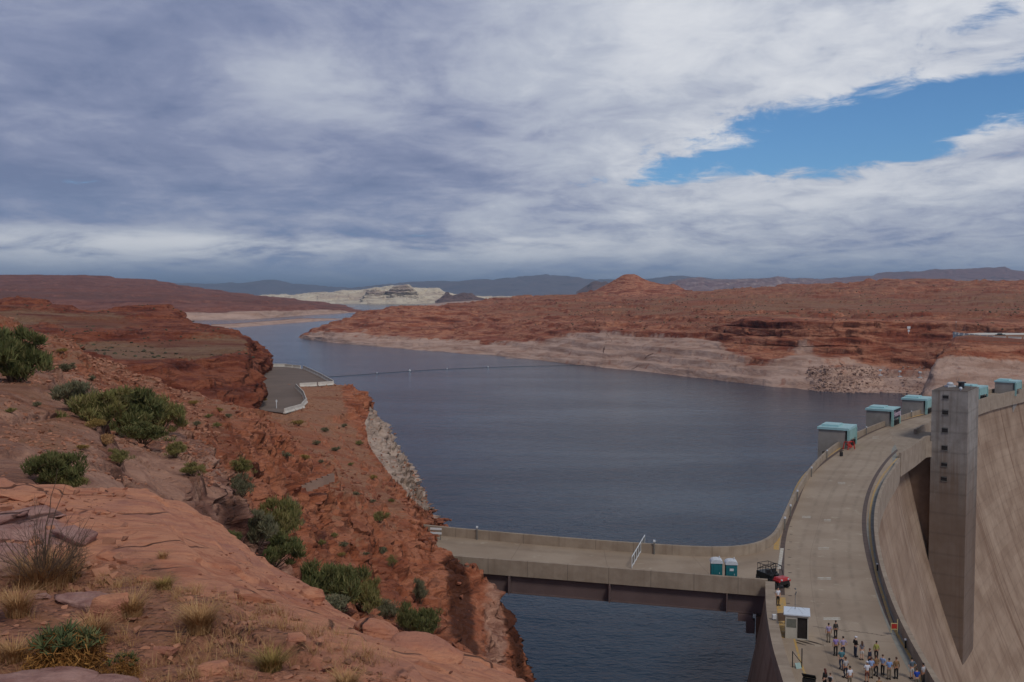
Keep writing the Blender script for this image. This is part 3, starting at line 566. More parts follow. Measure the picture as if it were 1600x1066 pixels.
# --- red bluffs behind the lot --------------------------------------------------------------
BLUFF = [
 (1, [(-350, 640, 165, 0, .5), (0, 620, 165, 0, .5), (200, 640, 178, 0, .5), (300, 650, 186, 0, .5), (400, 660, 205, 0, .4), (424, 700, 215, 0, .3), (470, 900, 222, 0, .3)]),
 (20, [(-350, 590, 178, 0, .3), (0, 570, 178, 0, .3), (200, 596, 188, 0, .2), (270, 608, 198, 0, .4), (330, 608, 204, 0, .4), (385, 620, 212, 0, .3), (404, 642, 216, 0, .1), (424, 690, 219, 0, .1), (470, 900, 226, 0, 0)]),
 (70, [(-350, 530, 196, 0, 0), (0, 545, 196, 0, 0), (100, 548, 198, 0, 0), (200, 562, 204, 0, 0), (250, 563, 210, 0, 0), (300, 562, 222, 0, 0), (350, 556, 232, 0, 0), (380, 550, 236, 0, 0), (390, 556, 236, 0, 0), (400, 584, 232, 0, 0), (413, 625, 230, 0, 0), (424, 680, 226, 0, 0), (470, 900, 232, 0, 0)]),
 (30, [(-350, 526, 225, 0, .9), (0, 542, 225, 0, .9), (100, 545, 225, 0, 1), (200, 553, 232, 0, 1), (300, 552, 250, 0, 1), (350, 547, 262, 0, 1), (382, 545, 262, 0, .8), (390, 556, 256, 0, .2), (402, 590, 250, 0, 0), (416, 640, 245, 0, 0), (470, 900, 240, 0, 0)]),
 (34, [(-350, 515, 265, 0, 1), (0, 536, 265, 0, 1), (100, 540, 268, 0, 1), (200, 541, 280, 0, 1), (300, 534, 300, 0, 1), (360, 532, 306, 0, 1), (386, 536, 306, 0, .6), (396, 560, 300, 0, .1), (412, 640, 290, 0, 0), (470, 900, 285, 0, 0)]),
 (50, [(-350, 500, 282, 0, 0), (0, 516, 282, 0, 0), (60, 510, 284, 0, 0), (130, 519, 292, 0, 0), (250, 519, 312, 0, 0), (330, 512, 324, 0, .1), (372, 515, 330, 0, .1), (403, 534, 334, 0, 0), (412, 548, 335, 0, 0), (424, 572, 336, 0, 0), (434, 640, 336, 0, 0), (470, 900, 335, 0, 0)]),
 (30, [(-350, 488, 360, 0, 1), (0, 502, 360, 0, 1), (60, 501, 365, 0, 1), (170, 503, 372, 0, .9), (250, 508, 380, 0, .4), (300, 508, 390, 0, .3), (352, 510, 395, 0, .2), (402, 540, 380, 0, 0), (424, 580, 370, 0, 0), (470, 900, 350, 0, 0)]),
 (44, [(-350, 450, 420, 0, .1), (0, 462, 420, 0, .1), (30, 459, 420, 0, 0), (80, 470, 425, 0, .1), (130, 482, 430, 0, .2), (200, 477, 440, 0, .1), (262, 473, 450, 0, 0), (282, 480, 455, 0, 0), (298, 500, 455, 0, 0), (345, 512, 450, 0, 0), (402, 560, 440, 0, 0), (470, 900, 400, 0, 0)]),
 (16, [(-350, ('z', 10), 560, 0, .5), (0, ('z', 5), 560, 0, .5), (262, ('z', 0), 540, 0, .5), (345, ('z', -20), 520, 0, 0), (470, ('z', -120), 430, 0, 0)]),
 (10, [(-350, ('z', -36), 760, 1, 0), (262, ('z', -36), 700, 1, 0), (470, ('z', -150), 470, 1, 0)]),
]
_, BLV = loft('red_bluffs', BLUFF, -350, 470, 1.7, amp=lambda V, p, s: 1.5*(1-.6*s), wl=22, octs=7, ledge=lambda V, p, s: 2.6*(1-.5*s), ledge_h=2.6, block=lambda V, p, s: 2.4*(1-.8*s), block_s=5.0, terrace=[(3.2, .6, 1.6), (1.1, .5, .6)], material=m_bluff, smoothw=8, gain=.55)

# --- far left bank with its mesa --------------------------------------------------------------
def wl_(pts, extra, pale=0, soil=.2, dy=None):
    """anchors standing `extra` metres behind the water line that crosses each column at py"""
    return [(a[0], a[2], float(Dw(a[1]))+extra, pale, soil) for a in pts]
LB = [(-350, 512, 512), (0, 506, 506), (250, 502, 502), (340, 500, 500), (400, 499, 499), (450, 495, 495), (500, 491.5, 491.5), (576, 488, 488), (600, 487, 487)]
def LBc(py, extra, pale=0, soil=.3):
    return [(b[0], y, float(Dw(b[1]))+extra, pale, soil) for b, y in zip(LB, py)]
MESA = [
 (1, [(b[0], ('z', -40), float(Dw(b[1]))-60, 1, 0) for b in LB]),
 (8, LBc([b[1] for b in LB], 0, 1, 0)),
 (30, LBc([496, 494, 492, 491, 489, 486, 485, 486.2, 489], 60, .75, 0)),
 (30, LBc([480, 478, 478, 480, 479, 477, 480, 485.3, 492], 160, .1, .2)),
 (40, LBc([460, 463, 462, 468, 469, 471, 476, 485, 495], 500, 0, .6)),
 (40, LBc([440, 448, 450, 460, 464, 468, 474, 485, 498], 1000, 0, .5)),
 (40, [(-350, 424, 4300, 0, .4), (0, 428, 4300, 0, .4), (60, 427, 4300, 0, .4), (130, 427, 4300, 0, .4), (150, 430, 4300, 0, .4), (200, 433, 4300, 0, .4), (245, 436, 4300, 0, .4), (268, 441, 4300, 0, .4), (300, 447, 4300, 0, .4), (400, 460, 4300, 0, .4), (480, 468, 4300, 0, .3), (530, 474, 4300, 0, .3), (560, 482, 4300, 0, .2), (576, 489, 4300, 0, 0), (600, 500, 4300, 0, 0)]),
 (6, [(-350, ('z', -40), 6500, 0, .4), (600, ('z', -60), 6500, 0, .4)]),
]
loft('far_left_bank', MESA, -350, 600, 2.5, amp=lambda V, p, s: 6.0, wl=160, octs=6, ledge=lambda V, p, s: 14.0, ledge_h=9.0, block=lambda V, p, s: 5.0, block_s=30, terrace=[(16.0, .7, 6), (6, .5, 3)], material=m_mesa, smoothw=10)
SP = [(330, 514), (370, 512), (420, 508), (470, 504), (520, 500.5), (548, 498.5), (556, 498)]
def SPc(dy, extra, pale, soil=.1): return [(b[0], b[1]-(dy*min(1, max(0, (546-b[0])/60.))), float(Dw(b[1]))+extra, pale, soil) for b in SP]
SPIT = [(1, [(b[0], ('z', -34), float(Dw(b[1]))-25, 1, 0) for b in SP]), (6, SPc(0, 0, 1)), (20, SPc(5, 60, .9)), (12, SPc(6.5, 160, .5, .8)), (8, [(b[0], ('z', -36), float(Dw(b[1]))+500, 1, 0) for b in SP])]
loft('low_spit', SPIT, 330, 556, 2, amp=1.2, wl=40, octs=5, ledge=2.0, ledge_h=3.0, material=m_bank, smoothw=6)

# --- right bank ---------------------------------------------------------------------------------
RX = [430, 452, 480, 520, 560, 600, 640, 680, 700, 740, 780, 850, 900, 940, 985, 1050, 1100, 1150, 1200, 1250, 1300, 1380, 1440, 1500, 1600, 1800, 1950]
SH = [524, 526, 531, 536, 540, 543, 546.5, 549.5, 551, 555, 559, 566, 571, 575, 579, 587, 593, 599, 605, 609, 613, 620, 628, 638, 660, 700, 730]
def RB(ys, extra, pale=0, soil=.2):
    """ys: picture heights for RX columns; extra: metres behind the shore"""
    ex = extra if hasattr(extra, '__len__') else [extra]*len(RX); pl = pale if hasattr(pale, '__len__') else [pale]*len(RX); so = soil if hasattr(soil, '__len__') else [soil]*len(RX)
    return [(x, y, float(Dw(s))+e, p, q) for x, y, s, e, p, q in zip(RX, ys, SH, ex, pl, so)]
def on(xs, ys): return [float(v) for v in np.interp(RX, xs, ys)]
BANK = [
 (1, [(x, ('z', -42), float(Dw(s))-20, 1, 0) for x, s in zip(RX, SH)]),
 (6, RB(SH, 0, 1, 0)),
 (60, RB(on([430, 452, 480, 520, 560, 620, 700, 800, 850, 900, 940, 985, 1050, 1100, 1170, 1200, 1260, 1300, 1340, 1400, 1440, 1500, 1600, 1950], [533, 526, 524, 526, 530, 533, 536, 546, 545, 535, 530, 533, 536, 540, 548, 552, 556, 562, 590, 596, 600, 605, 620, 690]),
        on([430, 700, 900, 985, 1280, 1340, 1440, 1600], [4, 60, 62, 56, 46, 50, 55, 60]),
        on([430, 480, 700, 850, 1100, 1135, 1150, 1200, 1235, 1250, 1270, 1290, 1330, 1440, 1600], [.7, .9, .9, 1, 1, .6, .38, .30, .36, .7, .75, .4, .75, .8, .9]), 0)),
 (50, RB(on([430, 452, 480, 520, 560, 620, 700, 800, 850, 900, 940, 985, 1050, 1100, 1200, 1270, 1300, 1340, 1400, 1440, 1500, 1600, 1950], [540, 527, 521, 516, 517, 520, 526, 532, 528, 524, 522, 528, 530, 533, 542, 545, 550, 560, 568, 570, 575, 590, 660]),
        on([430, 480, 560, 700, 900, 985, 1280, 1340, 1440, 1600], [4, 30, 110, 140, 100, 84, 74, 80, 90, 95]),
        on([430, 480, 700, 850, 930, 1120, 1150, 1230, 1250, 1270, 1310, 1360, 1440, 1600], [.2, .45, .3, .4, .85, .8, .2, .2, .6, .5, .4, .45, .4, .5]), on([430, 600, 850, 900, 1600], [.3, .3, .3, .05, 0]))),
 (40, RB(on([430, 452, 480, 510, 540, 560, 600, 640, 700, 800, 900, 940, 985, 1050, 1100, 1140, 1200, 1300, 1400, 1440, 1500, 1600, 1950], [546, 528, 520, 508, 500, 494, 492, 500, 510, 512, 505, 502, 512, 514, 512, 500, 498, 500, 500, 498, 500, 505, 560]),
        on([430, 480, 560, 700, 900, 985, 1280, 1440, 1600], [4, 40, 230, 260, 180, 110, 90, 130, 150]), on([430, 540, 640, 700, 850, 1600], [.2, .3, .25, 0, 0, 0]), on([430, 800, 1000, 1100, 1130, 1180, 1600], [.3, .35, .1, .6, .5, .05, .05]))),
 (40, RB(on([430, 452, 480, 510, 540, 560, 600, 640, 680, 700, 760, 800, 860, 900, 940, 985, 1050, 1100, 1200, 1300, 1400, 1440, 1500, 1600, 1950], [550, 529, 521, 509, 497, 490, 484, 479, 481, 488, 492, 490, 494, 490, 488, 492, 488, 482, 486, 488, 490, 488, 488, 490, 540]),
        on([430, 480, 560, 700, 900, 985, 1280, 1440, 1600], [4, 60, 330, 420, 330, 250, 200, 240, 260]), 0, on([430, 640, 900, 1000, 1600], [.2, .3, .6, .9, .7]))),
 (30, RB(on([430, 452, 480, 510, 540, 560, 600, 640, 680, 700, 760, 800, 900, 1000, 1100, 1200, 1300, 1400, 1500, 1600, 1950], [556, 530, 523, 512, 502, 494, 487, 481, 480, 482, 480, 479, 478, 479, 473, 476, 478, 475, 474, 472, 500]),
        on([430, 480, 560, 700, 900, 985, 1280, 1440, 1600], [4, 90, 420, 640, 560, 500, 430, 480, 520]), 0, on([430, 700, 900, 1600], [.2, .4, .8, .9]))),
 (30, RB(on([430, 452, 480, 510, 540, 560, 600, 640, 680, 700, 760, 800, 850, 900, 1000, 1100, 1200, 1300, 1400, 1500, 1600, 1950], [560, 532, 526, 516, 508, 500, 494, 486, 480, 475, 471, 467, 469, 465, 467, 462, 460, 458, 455, 454, 452, 470]),
        on([430, 480, 560, 700, 900, 985, 1280, 1440, 1600], [4, 120, 520, 900, 850, 820, 760, 820, 880]), 0, .5)),
 (30, RB(on([430, 452, 480, 510, 540, 560, 600, 640, 680, 700, 740, 770, 800, 830, 880, 920, 960, 1060, 1100, 1150, 1200, 1300, 1400, 1430, 1500, 1600, 1950], [570, 540, 534, 526, 520, 512, 505, 494, 484, 475, 470, 465, 462, 463, 457, 457, 456, 458, 452, 448, 445, 440, 436, 435, 436, 436, 440]),
        on([430, 480, 560, 700, 900, 985, 1280, 1440, 1600], [4, 150, 620, 1100, 1200, 1200, 1250, 1300, 1400]), 0, .5)),
 (6, [(430, ('z', -40), 1800, 0, .5), (600, ('z', -45), 2600, 0, .5), (700, ('z', -45), 3200, 0, .5), (1000, ('z', -30), 3800, 0, .5), (1950, ('z', -30), 4000, 0, .5)]),
]
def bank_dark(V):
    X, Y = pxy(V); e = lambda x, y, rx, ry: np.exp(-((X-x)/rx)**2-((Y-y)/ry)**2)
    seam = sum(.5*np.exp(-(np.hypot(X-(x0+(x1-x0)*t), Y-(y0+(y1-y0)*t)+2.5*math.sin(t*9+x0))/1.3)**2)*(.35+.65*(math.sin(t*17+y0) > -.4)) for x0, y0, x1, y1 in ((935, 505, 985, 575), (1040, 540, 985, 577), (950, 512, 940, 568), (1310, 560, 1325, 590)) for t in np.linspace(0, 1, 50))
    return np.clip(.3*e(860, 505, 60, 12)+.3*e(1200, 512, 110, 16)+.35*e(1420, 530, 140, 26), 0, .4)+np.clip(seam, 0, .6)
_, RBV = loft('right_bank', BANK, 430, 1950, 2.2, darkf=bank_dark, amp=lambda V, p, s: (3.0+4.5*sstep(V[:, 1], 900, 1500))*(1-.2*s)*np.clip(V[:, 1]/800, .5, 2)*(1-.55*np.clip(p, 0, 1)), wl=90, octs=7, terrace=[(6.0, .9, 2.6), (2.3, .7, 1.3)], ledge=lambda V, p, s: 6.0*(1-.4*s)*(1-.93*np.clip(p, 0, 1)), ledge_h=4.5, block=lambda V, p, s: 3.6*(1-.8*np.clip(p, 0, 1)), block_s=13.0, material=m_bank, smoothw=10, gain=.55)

# --- bluff above the dam's far end -----------------------------------------------------------------
PROM = [
 (1, [(1425, 700, 372, 1, 0), (1500, 690, 366, 1, 0), (1600, 680, 362, 1, 0), (1950, 680, 362, 1, 0)]),
 (20, [(1425, 690, 385, 1, 0), (1438, 622, 388, 1, 0), (1460, 612, 388, 1, 0), (1500, 610, 385, 1, 0), (1600, 608, 382, 1, 0), (1950, 608, 382, 1, 0)]),
 (70, [(1425, 690, 395, 1, 0), (1443, 604, 405, 1, 0), (1452, 585, 410, 1, 0), (1460, 566, 412, .75, 0), (1500, 568, 410, .75, 0), (1560, 574, 408, .8, 0), (1600, 576, 408, .8, 0), (1950, 576, 408, .8, 0)]),
 (40, [(1425, 690, 410, 1, 0), (1446, 603, 415, 1, 0), (1455, 578, 420, 1, 0), (1465, 557, 422, .3, 0), (1485, 545, 425, 0, .1), (1500, 542, 422, 0, .1), (1600, 548, 420, 0, .1), (1950, 548, 420, 0, .1)]),
 (24, [(1425, 690, 425, 1, 0), (1448, 603, 425, 1, 0), (1460, 570, 430, .5, 0), (1472, 548, 436, 0, .3), (1490, 530, 442, 0, .6), (1510, 528, 442, 0, .9), (1600, 533, 440, 0, .9), (1950, 533, 440, 0, .9)]),
 (16, [(1425, 690, 470, 1, 0), (1448, 603, 470, 1, 0), (1470, 556, 478, .5, 0), (1490, 526, 490, 0, .8), (1510, 523, 495, 0, .9), (1600, 522, 500, 0, .9), (1950, 522, 500, 0, .9)]),
 (8, [(1425, ('z', -60), 520, 1, 0), (1490, ('z', -50), 530, 0, .9), (1950, ('z', -50), 530, 0, .9)]),
]
loft('white_bluff', PROM, 1425, 1900, 1.8, amp=lambda V, p, s: 1.5*(1-.5*np.clip(p, 0, 1)), wl=26, octs=7, ledge=lambda V, p, s: 2.2*(1-.8*np.clip(p, 0, 1)), ledge_h=2.8, block=lambda V, p, s: 2.4*(1-.75*np.clip(p, 0, 1))*(1-.8*s), block_s=6.0, material=m_bank, smoothw=6,
     flat=lambda V: 1-.9*((V[:, 1] > 436) & (V[:, 0] > 200)))

# --- butte, white cliffs, far mesas ---------------------------------------------------------------------
def hump(name, top, base_y, D, depth, material, x_step=1.5, amp=20., wl=300., ledge=40., ledge_h=25., pale=0., rows=(34, 40), back=1.0, talus=.5, soil=.2):
    """a landform traced as one skyline at distance D, with a front slope (cliff over talus) and a back slope"""
    xs = [t[0] for t in top]
    def by(x): return base_y(x) if callable(base_y) else base_y
    c = [(1, [(x, by(x)+3, D-depth*.55, pale, soil) for x, y in top]),
         (8, [(x, by(x), D-depth*.5, pale, soil) for x, y in top]),
         (rows[0], [(x, by(x)+(y-by(x))*talus, D-depth*.18, pale, soil) for x, y in top]),
         (rows[1], [(x, by(x)+(y-by(x))*.93, D-depth*.06, pale, 0) for x, y in top]),
         (8, [(x, y, D+depth*.15, pale, .4) for x, y in top]),
         (6, [(x, ('z', -60), D+depth*back, pale, .4) for x, y in top])]
    return loft(name, c, xs[0], xs[-1], x_step, amp=amp, wl=wl, octs=6, ledge=ledge, ledge_h=ledge_h, block=amp*1.1, block_s=wl*.3, material=material, smoothw=3, gain=.55)
hump('sandstone_butte', [(905, 462), (925, 456), (940, 448), (955, 440), (966, 434), (972, 430), (978, 428), (992, 427.5), (997, 430), (1003, 434), (1015, 439), (1030, 443), (1045, 445), (1052, 443), (1060, 447), (1070, 453), (1085, 460)], lambda x: 463, 1950, 330, m_bank, .7, amp=1.6, wl=50, ledge=8, ledge_h=4.0, talus=.72, rows=(40, 40), soil=.0)
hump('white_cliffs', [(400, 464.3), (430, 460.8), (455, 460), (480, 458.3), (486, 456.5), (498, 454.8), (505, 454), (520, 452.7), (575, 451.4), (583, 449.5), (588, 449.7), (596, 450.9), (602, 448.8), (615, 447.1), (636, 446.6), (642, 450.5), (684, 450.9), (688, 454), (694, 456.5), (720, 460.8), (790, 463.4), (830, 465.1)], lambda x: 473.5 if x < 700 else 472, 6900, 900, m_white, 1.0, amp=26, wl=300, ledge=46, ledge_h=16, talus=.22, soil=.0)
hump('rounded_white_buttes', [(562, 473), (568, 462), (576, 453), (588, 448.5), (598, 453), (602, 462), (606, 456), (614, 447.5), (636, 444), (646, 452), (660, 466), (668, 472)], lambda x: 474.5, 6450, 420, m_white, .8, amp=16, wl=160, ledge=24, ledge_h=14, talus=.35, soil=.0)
hump('grey_buttes', [(680, 472), (688, 465), (694, 459), (700, 455), (706, 461), (712, 459), (724, 457), (738, 459), (745, 464), (760, 468), (770, 471)], lambda x: 474, 6300, 500, m_far, .8, amp=16, wl=200, ledge=24, ledge_h=14, talus=.35, pale=.45)
hump('low_pale_shelf', [(668, 476), (700, 472), (740, 469.5), (800, 467), (870, 465), (960, 464)], lambda x: 478, 5300, 500, m_mesa, 2, amp=3, wl=200, ledge=6, ledge_h=6, pale=.9)
hump('near_far_butte', [(900, 456), (915, 447), (925, 440), (932, 437.5), (940, 440), (946, 438), (955, 444), (975, 452)], lambda x: 460, 9500, 1200, m_far, 1, amp=30, wl=500, ledge=40, ledge_h=25)
hump('distant_mesa_one', [(200, 444), (255, 442), (300, 440.5), (345, 441.5), (360, 441), (385, 440.5), (405, 438), (425, 437), (445, 440), (455, 444), (480, 447), (520, 450), (560, 452)], lambda x: 463, 30000, 6000, m_far, 2, amp=120, wl=2500, ledge=150, ledge_h=60)
hump('distant_mesa_two', [(540, 452), (580, 447), (620, 443), (650, 439.5), (700, 438.5), (745, 437.5), (760, 436), (770, 436.5), (790, 434), (830, 431.5), (852, 430), (870, 432.5), (900, 433), (930, 436), (960, 438), (1000, 437), (1040, 434), (1060, 431.5), (1090, 434), (1130, 436), (1200, 434), (1300, 433), (1500, 430), (1800, 432)], lambda x: 463, 26000, 5000, m_far, 2, amp=110, wl=2200, ledge=150, ledge_h=55)
hump('distant_mesa_three', [(1035, 447), (1050, 440), (1060, 436.5), (1080, 436), (1095, 434.5), (1110, 437), (1140, 436), (1170, 435), (1200, 433.5), (1215, 431.5), (1235, 436), (1250, 433), (1290, 434), (1340, 436), (1400, 437), (1500, 437), (1800, 436)], lambda x: 460, 15000, 3000, m_mesa, 1.5, amp=70, wl=1200, ledge=90, ledge_h=40, pale=.45)
hump('distant_mesa_four', [(1230, 440), (1290, 434), (1340, 430), (1400, 427), (1440, 424), (1455, 421), (1500, 419), (1540, 416.5), (1572, 414.5), (1578, 420), (1600, 424), (1700, 424), (1850, 424)], lambda x: 460, 17500, 3500, m_mesa, 2, amp=90, wl=1500, ledge=110, ledge_h=45)

# ------------------------------------------------------------------ the dam
def spline(pts, step=2.0):
    """smooth plan curve through points, resampled"""
    p = np.array(pts, float); out = []
    for i in range(len(p)-1):
        p0 = p[max(i-1, 0)]; p1 = p[i]; p2 = p[i+1]; p3 = p[min(i+2, len(p)-1)]
        n = max(2, int(np.linalg.norm(p2-p1)/step))
        for k in range(n):
            t = k/n; out.append(.5*((2*p1)+(-p0+p2)*t+(2*p0-5*p1+4*p2-p3)*t*t+(-p0+3*p1-3*p2+p3)*t**3))
    out.append(p[-1]); return np.array(out)
def smooth_pts(p, n=6):
    p = p.copy()
    for _ in range(n): p[1:-1] = .5*p[1:-1]+.25*(p[:-2]+p[2:])
    return p
def normals(c):
    t = np.gradient(c, axis=0); t /= np.linalg.norm(t, axis=1)[:, None]; return np.stack([t[:, 1], -t[:, 0]], 1)     # to the right of travel
def arc(c): return np.concatenate([[0], np.cumsum(np.linalg.norm(np.diff(c, axis=0), axis=1))])
def sweep(name, c, prof, material, parent=None, caps=True, smooth=False):
    """sweep a closed profile [(offset to the right, z) ...] along plan curve c"""
    n = normals(c); s = arc(c); m = len(prof); V = []; UV = []
    pl = [0]
    for k in range(m): pl.append(pl[-1]+math.dist(prof[k], prof[(k+1) % m]))
    for k in range(m):
        for j in range(2):      # doubled so that the UV seams are clean
            o_, z = prof[(k+j) % m]
            V.append(np.column_stack([c+n*o_, np.full(len(c), z)])); UV.append(np.column_stack([s, np.full(len(c), z if abs(prof[k][1]-prof[(k+1) % m][1]) > .05 else pl[k+j])]))
    V = np.array(V); UV = np.array(UV); L = len(c); Fq = []
    for k in range(m):
        a = np.arange(L-1)+2*k*L; b = np.arange(L-1)+(2*k+1)*L
        Fq.append(np.stack([a, a+1, b+1, b], 1))
    Fq = np.concatenate(Fq); Vv = V.reshape(-1, 3); U = UV.reshape(-1, 2)
    o = mesh_np(name, Vv, Fq, material, parent, smooth, uv=U)
    if caps:
        bm = bmesh.new(); bm.from_mesh(o.data)
        for e in (0, -1):
            pts = [Vector((*(c[e]+n[e]*o_), z)) for o_, z in prof]; bm.faces.new([bm.verts.new(q) for q in pts])
        bm.normal_update(); bmesh.ops.remove_doubles(bm, verts=bm.verts, dist=.001); bmesh.ops.recalc_face_normals(bm, faces=bm.faces); bm.to_mesh(o.data); bm.free()
    return o
def strip(name, c, o0, o1, z, material, parent=None):
    n = normals(c); s = arc(c); L = len(c)
    V = np.concatenate([np.column_stack([c+n*o0, np.full(L, z)]), np.column_stack([c+n*o1, np.full(L, z)])])
    a = np.arange(L-1); Fq = np.stack([a, a+L, a+L+1, a+1], 1)
    return mesh_np(name, V, Fq, material, parent, False, uv=np.concatenate([np.column_stack([s, np.full(L, o0)]), np.column_stack([s, np.full(L, o1)])]))
dam = empty('arch_dam', (0, 0, 0), 0, 'curved concrete arch dam with a roadway along its crest and a brown-stained outer face', 'dam')
ZT = 1.15
dn_px = [(1470, 1066), (1420, 985), (1385, 900), (1371, 830), (1372, 790), (1385, 750), (1410, 715)]
dn = [xy(a, b, ZT) for a, b in dn_px]
d0 = np.array(dn[0]); d1 = np.array(dn[1]); ext = d0+(d0-d1)/np.linalg.norm(d0-d1)*np.array([42.0, 42.0])
dn = [tuple(ext)]+dn+[(82.8, 209.0), xy(1530, 625, ZT), xy(1565, 615.5, ZT), xy(1600, 607.5, ZT), xy(1660, 596, ZT), xy(1730, 586, ZT)]
DN = smooth_pts(spline(dn, 2.0), 30)          # outer top edge, downstream
up_px = [(1100, 854), (1150, 855), (1180, 850), (1203, 840), (1215, 822), (1227, 797), (1240, 770), (1270, 725), (1310, 690), (1370, 662), (1440, 639), (1530, 612), (1600, 600), (1680, 588), (1740, 580)]
BR_FAR = [xy(640, 817, ZT), xy(686, 822, ZT), xy(860, 837.5, ZT), xy(1000, 848, ZT)]
UP = smooth_pts(spline(BR_FAR+[xy(a, b, ZT) for a, b in up_px], 1.5), 6)
uw = [xy(1196, 908, ZT), xy(1196, 930, ZT), xy(1198, 960, ZT), xy(1207, 1010, ZT), xy(1224, 1066, ZT)]
e0 = np.array(uw[-1]); e1 = np.array(uw[-2]); uw.append(tuple(e0+(e0-e1)/np.linalg.norm(e0-e1)*40))
UW = smooth_pts(spline(uw[::-1], 1.5), 4)     # near upstream wall, running away from the camera
# roadway: between an upstream edge line and the downstream edge
up_edge = np.concatenate([UW, UP[np.argmin(np.linalg.norm(UP-np.array(xy(1203, 840, ZT)), axis=1)):]])
def resamp(c, n):
    s = arc(c); t = np.linspace(0, s[-1], n); return np.column_stack([np.interp(t, s, c[:, 0]), np.interp(t, s, c[:, 1])])
NR = 240; upr = resamp(up_edge, 400); dnr = resamp(DN, NR)
from itertools import product
def nearest_pairs(A, B):
    """for each point of A walk monotonically along B"""
    j = 0; out = []
    for a in A:
        dd = np.linalg.norm(B[j:j+60]-a, axis=1); j = min(j+int(np.argmin(dd)), len(B)-1); out.append(B[j])
    return np.array(out)
pair = smooth_pts(nearest_pairs(dnr, upr), 12)
s_d = arc(dnr); rows = 7; V = []; UV = []
for k in range(rows):
    t = k/(rows-1); V.append(np.column_stack([pair*(1-t)+dnr*t, np.zeros(NR)])); UV.append(np.column_stack([s_d, np.full(NR, t)]))
V = np.concatenate(V); UV = np.concatenate(UV); Fq = []
for k in range(rows-1):
    a = np.arange(NR-1)+k*NR; Fq.append(np.stack([a, a+NR, a+NR+1, a+1], 1))
road = mesh_np('roadway', V, np.concatenate(Fq), m_deck, dam, False, uv=UV)
# crest slab under the roadway and the downstream fascia
sweep('downstream_fascia', DN, [(-1.0, -.02), (-.02, -.02), (-.02, -3.1), (-1.0, -3.4)], m_par, dam)
for seg_ in (DN[DN[:, 1] < 181], DN[DN[:, 1] > 219]): sweep('downstream_parapet', seg_, [(-.45, -.02), (-.45, ZT), (.0, ZT), (.0, -.02)], m_par, dam)
# battered downstream face
zz = np.concatenate([[-3.0], np.arange(-4, -152, -4.0)]); n_d = normals(DN); V = []; UV = []; sD = arc(DN)
for z in zz:
    d = -z-3.0; off = -1.0+.20*d+.0021*d*d if d < 60 else -1.0+12+7.56+.45*(d-60)
    V.append(np.column_stack([DN+n_d*off, np.full(len(DN), z)])); UV.append(np.column_stack([sD, np.full(len(DN), z)]))
L = len(DN); Fq = []
for k in range(len(zz)-1):
    a = np.arange(L-1)+k*L; Fq.append(np.stack([a, a+L, a+L+1, a+1], 1))
mesh_np('downstream_face', np.concatenate(V), np.concatenate(Fq), m_face, dam, True, uv=np.concatenate(UV))
# upstream face and parapets
ci = int(np.argmin(np.linalg.norm(UP-np.array(xy(1203, 840, ZT)), axis=1)))
UPD = UP[ci:]
def face(name, c, side, zs, offs, material):
    n = normals(c)*side; s = arc(c); L = len(c)
    V = np.concatenate([np.column_stack([c+n*o_, np.full(L, z)]) for z, o_ in zip(zs, offs)]); U = np.concatenate([np.column_stack([s, np.full(L, z)]) for z in zs])
    Fq = np.concatenate([np.stack([np.arange(L-1)+k*L, np.arange(L-1)+k*L+L, np.arange(L-1)+k*L+L+1, np.arange(L-1)+k*L+1], 1) for k in range(len(zs)-1)])
    return mesh_np(name, V, Fq, material, dam, True, uv=U)
face('upstream_face', UPD, -1, [0, -8, -20, -40], [-.05, .1, .8, 2.5], m_face)
face('thrust_block_face', UW, -1, [0.0, -6, -14, -24, -40], [-.05, 1.0, 2.6, 5.2, 9.5], m_face)
sweep('upstream_parapet', UP[ci-2:], [(.42, -.02), (.42, ZT), (0, ZT), (0, -.3)], m_par, dam)
sweep('upstream_parapet', UW, [(.95, -.02), (.95, ZT), (0, ZT), (0, -.3)], m_par, dam)
# kerb walkways, yellow lines, crane rails
gl = [(1246, 1020), (1236, 985), (1222, 930), (1221, 905), (1223, 850), (1230, 820), (1242, 790), (1263, 745), (1301, 712), (1352, 680), (1402, 660), (1450, 647), (1500, 634)]
GL = smooth_pts(spline([xy(a, b) for a, b in gl][2:], 1.5), 10)
strip('crane_rail', GL, -.28, .28, .012, m_rail, dam)
gr = [(1398, 985), (1375, 930), (1355, 860), (1350, 810), (1357, 770), (1374, 735), (1400, 705), (1440, 678)]
GR = smooth_pts(spline([xy(a, b) for a, b in gr], 1.5), 10)
strip('crane_rail', GR, -.28, .28, .012, m_rail, dam)
YR = smooth_pts(spline([xy(a, b) for a, b in [(1502, 1100), (1470, 1066), (1441, 1066)][2:]+[(1420, 1020), (1397, 985), (1384, 945), (1370, 900), (1361, 850), (1359, 810), (1365, 772), (1380, 742), (1405, 713)]], 1.5), 6)
strip('yellow_line', YR, -.13, .13, .016, m_yellow, dam)
iy = int(np.argmin(np.linalg.norm(UP-np.array(xy(1207, 838, ZT)), axis=1)))
GLs = GL[GL[:, 1] > 119]; strip('yellow_line', GLs, -1.05, -.42, .008, m_yellow, dam)
strip('gutter', DN, -1.35, -.46, .008, m_gutter, dam)
# walkway beside the near wall with a painted kerb
sweep('walkway', UW[:-9], [(.96, -.02), (.96, .14), (2.35, .14), (2.35, -.02)], m_deck, dam)
strip('yellow_line', UW[:-9], 2.16, 2.35, .146, m_yellow, dam)
strip('yellow_line', UW[-10:-1], 1.1, 2.0, .012, m_yellow, dam)
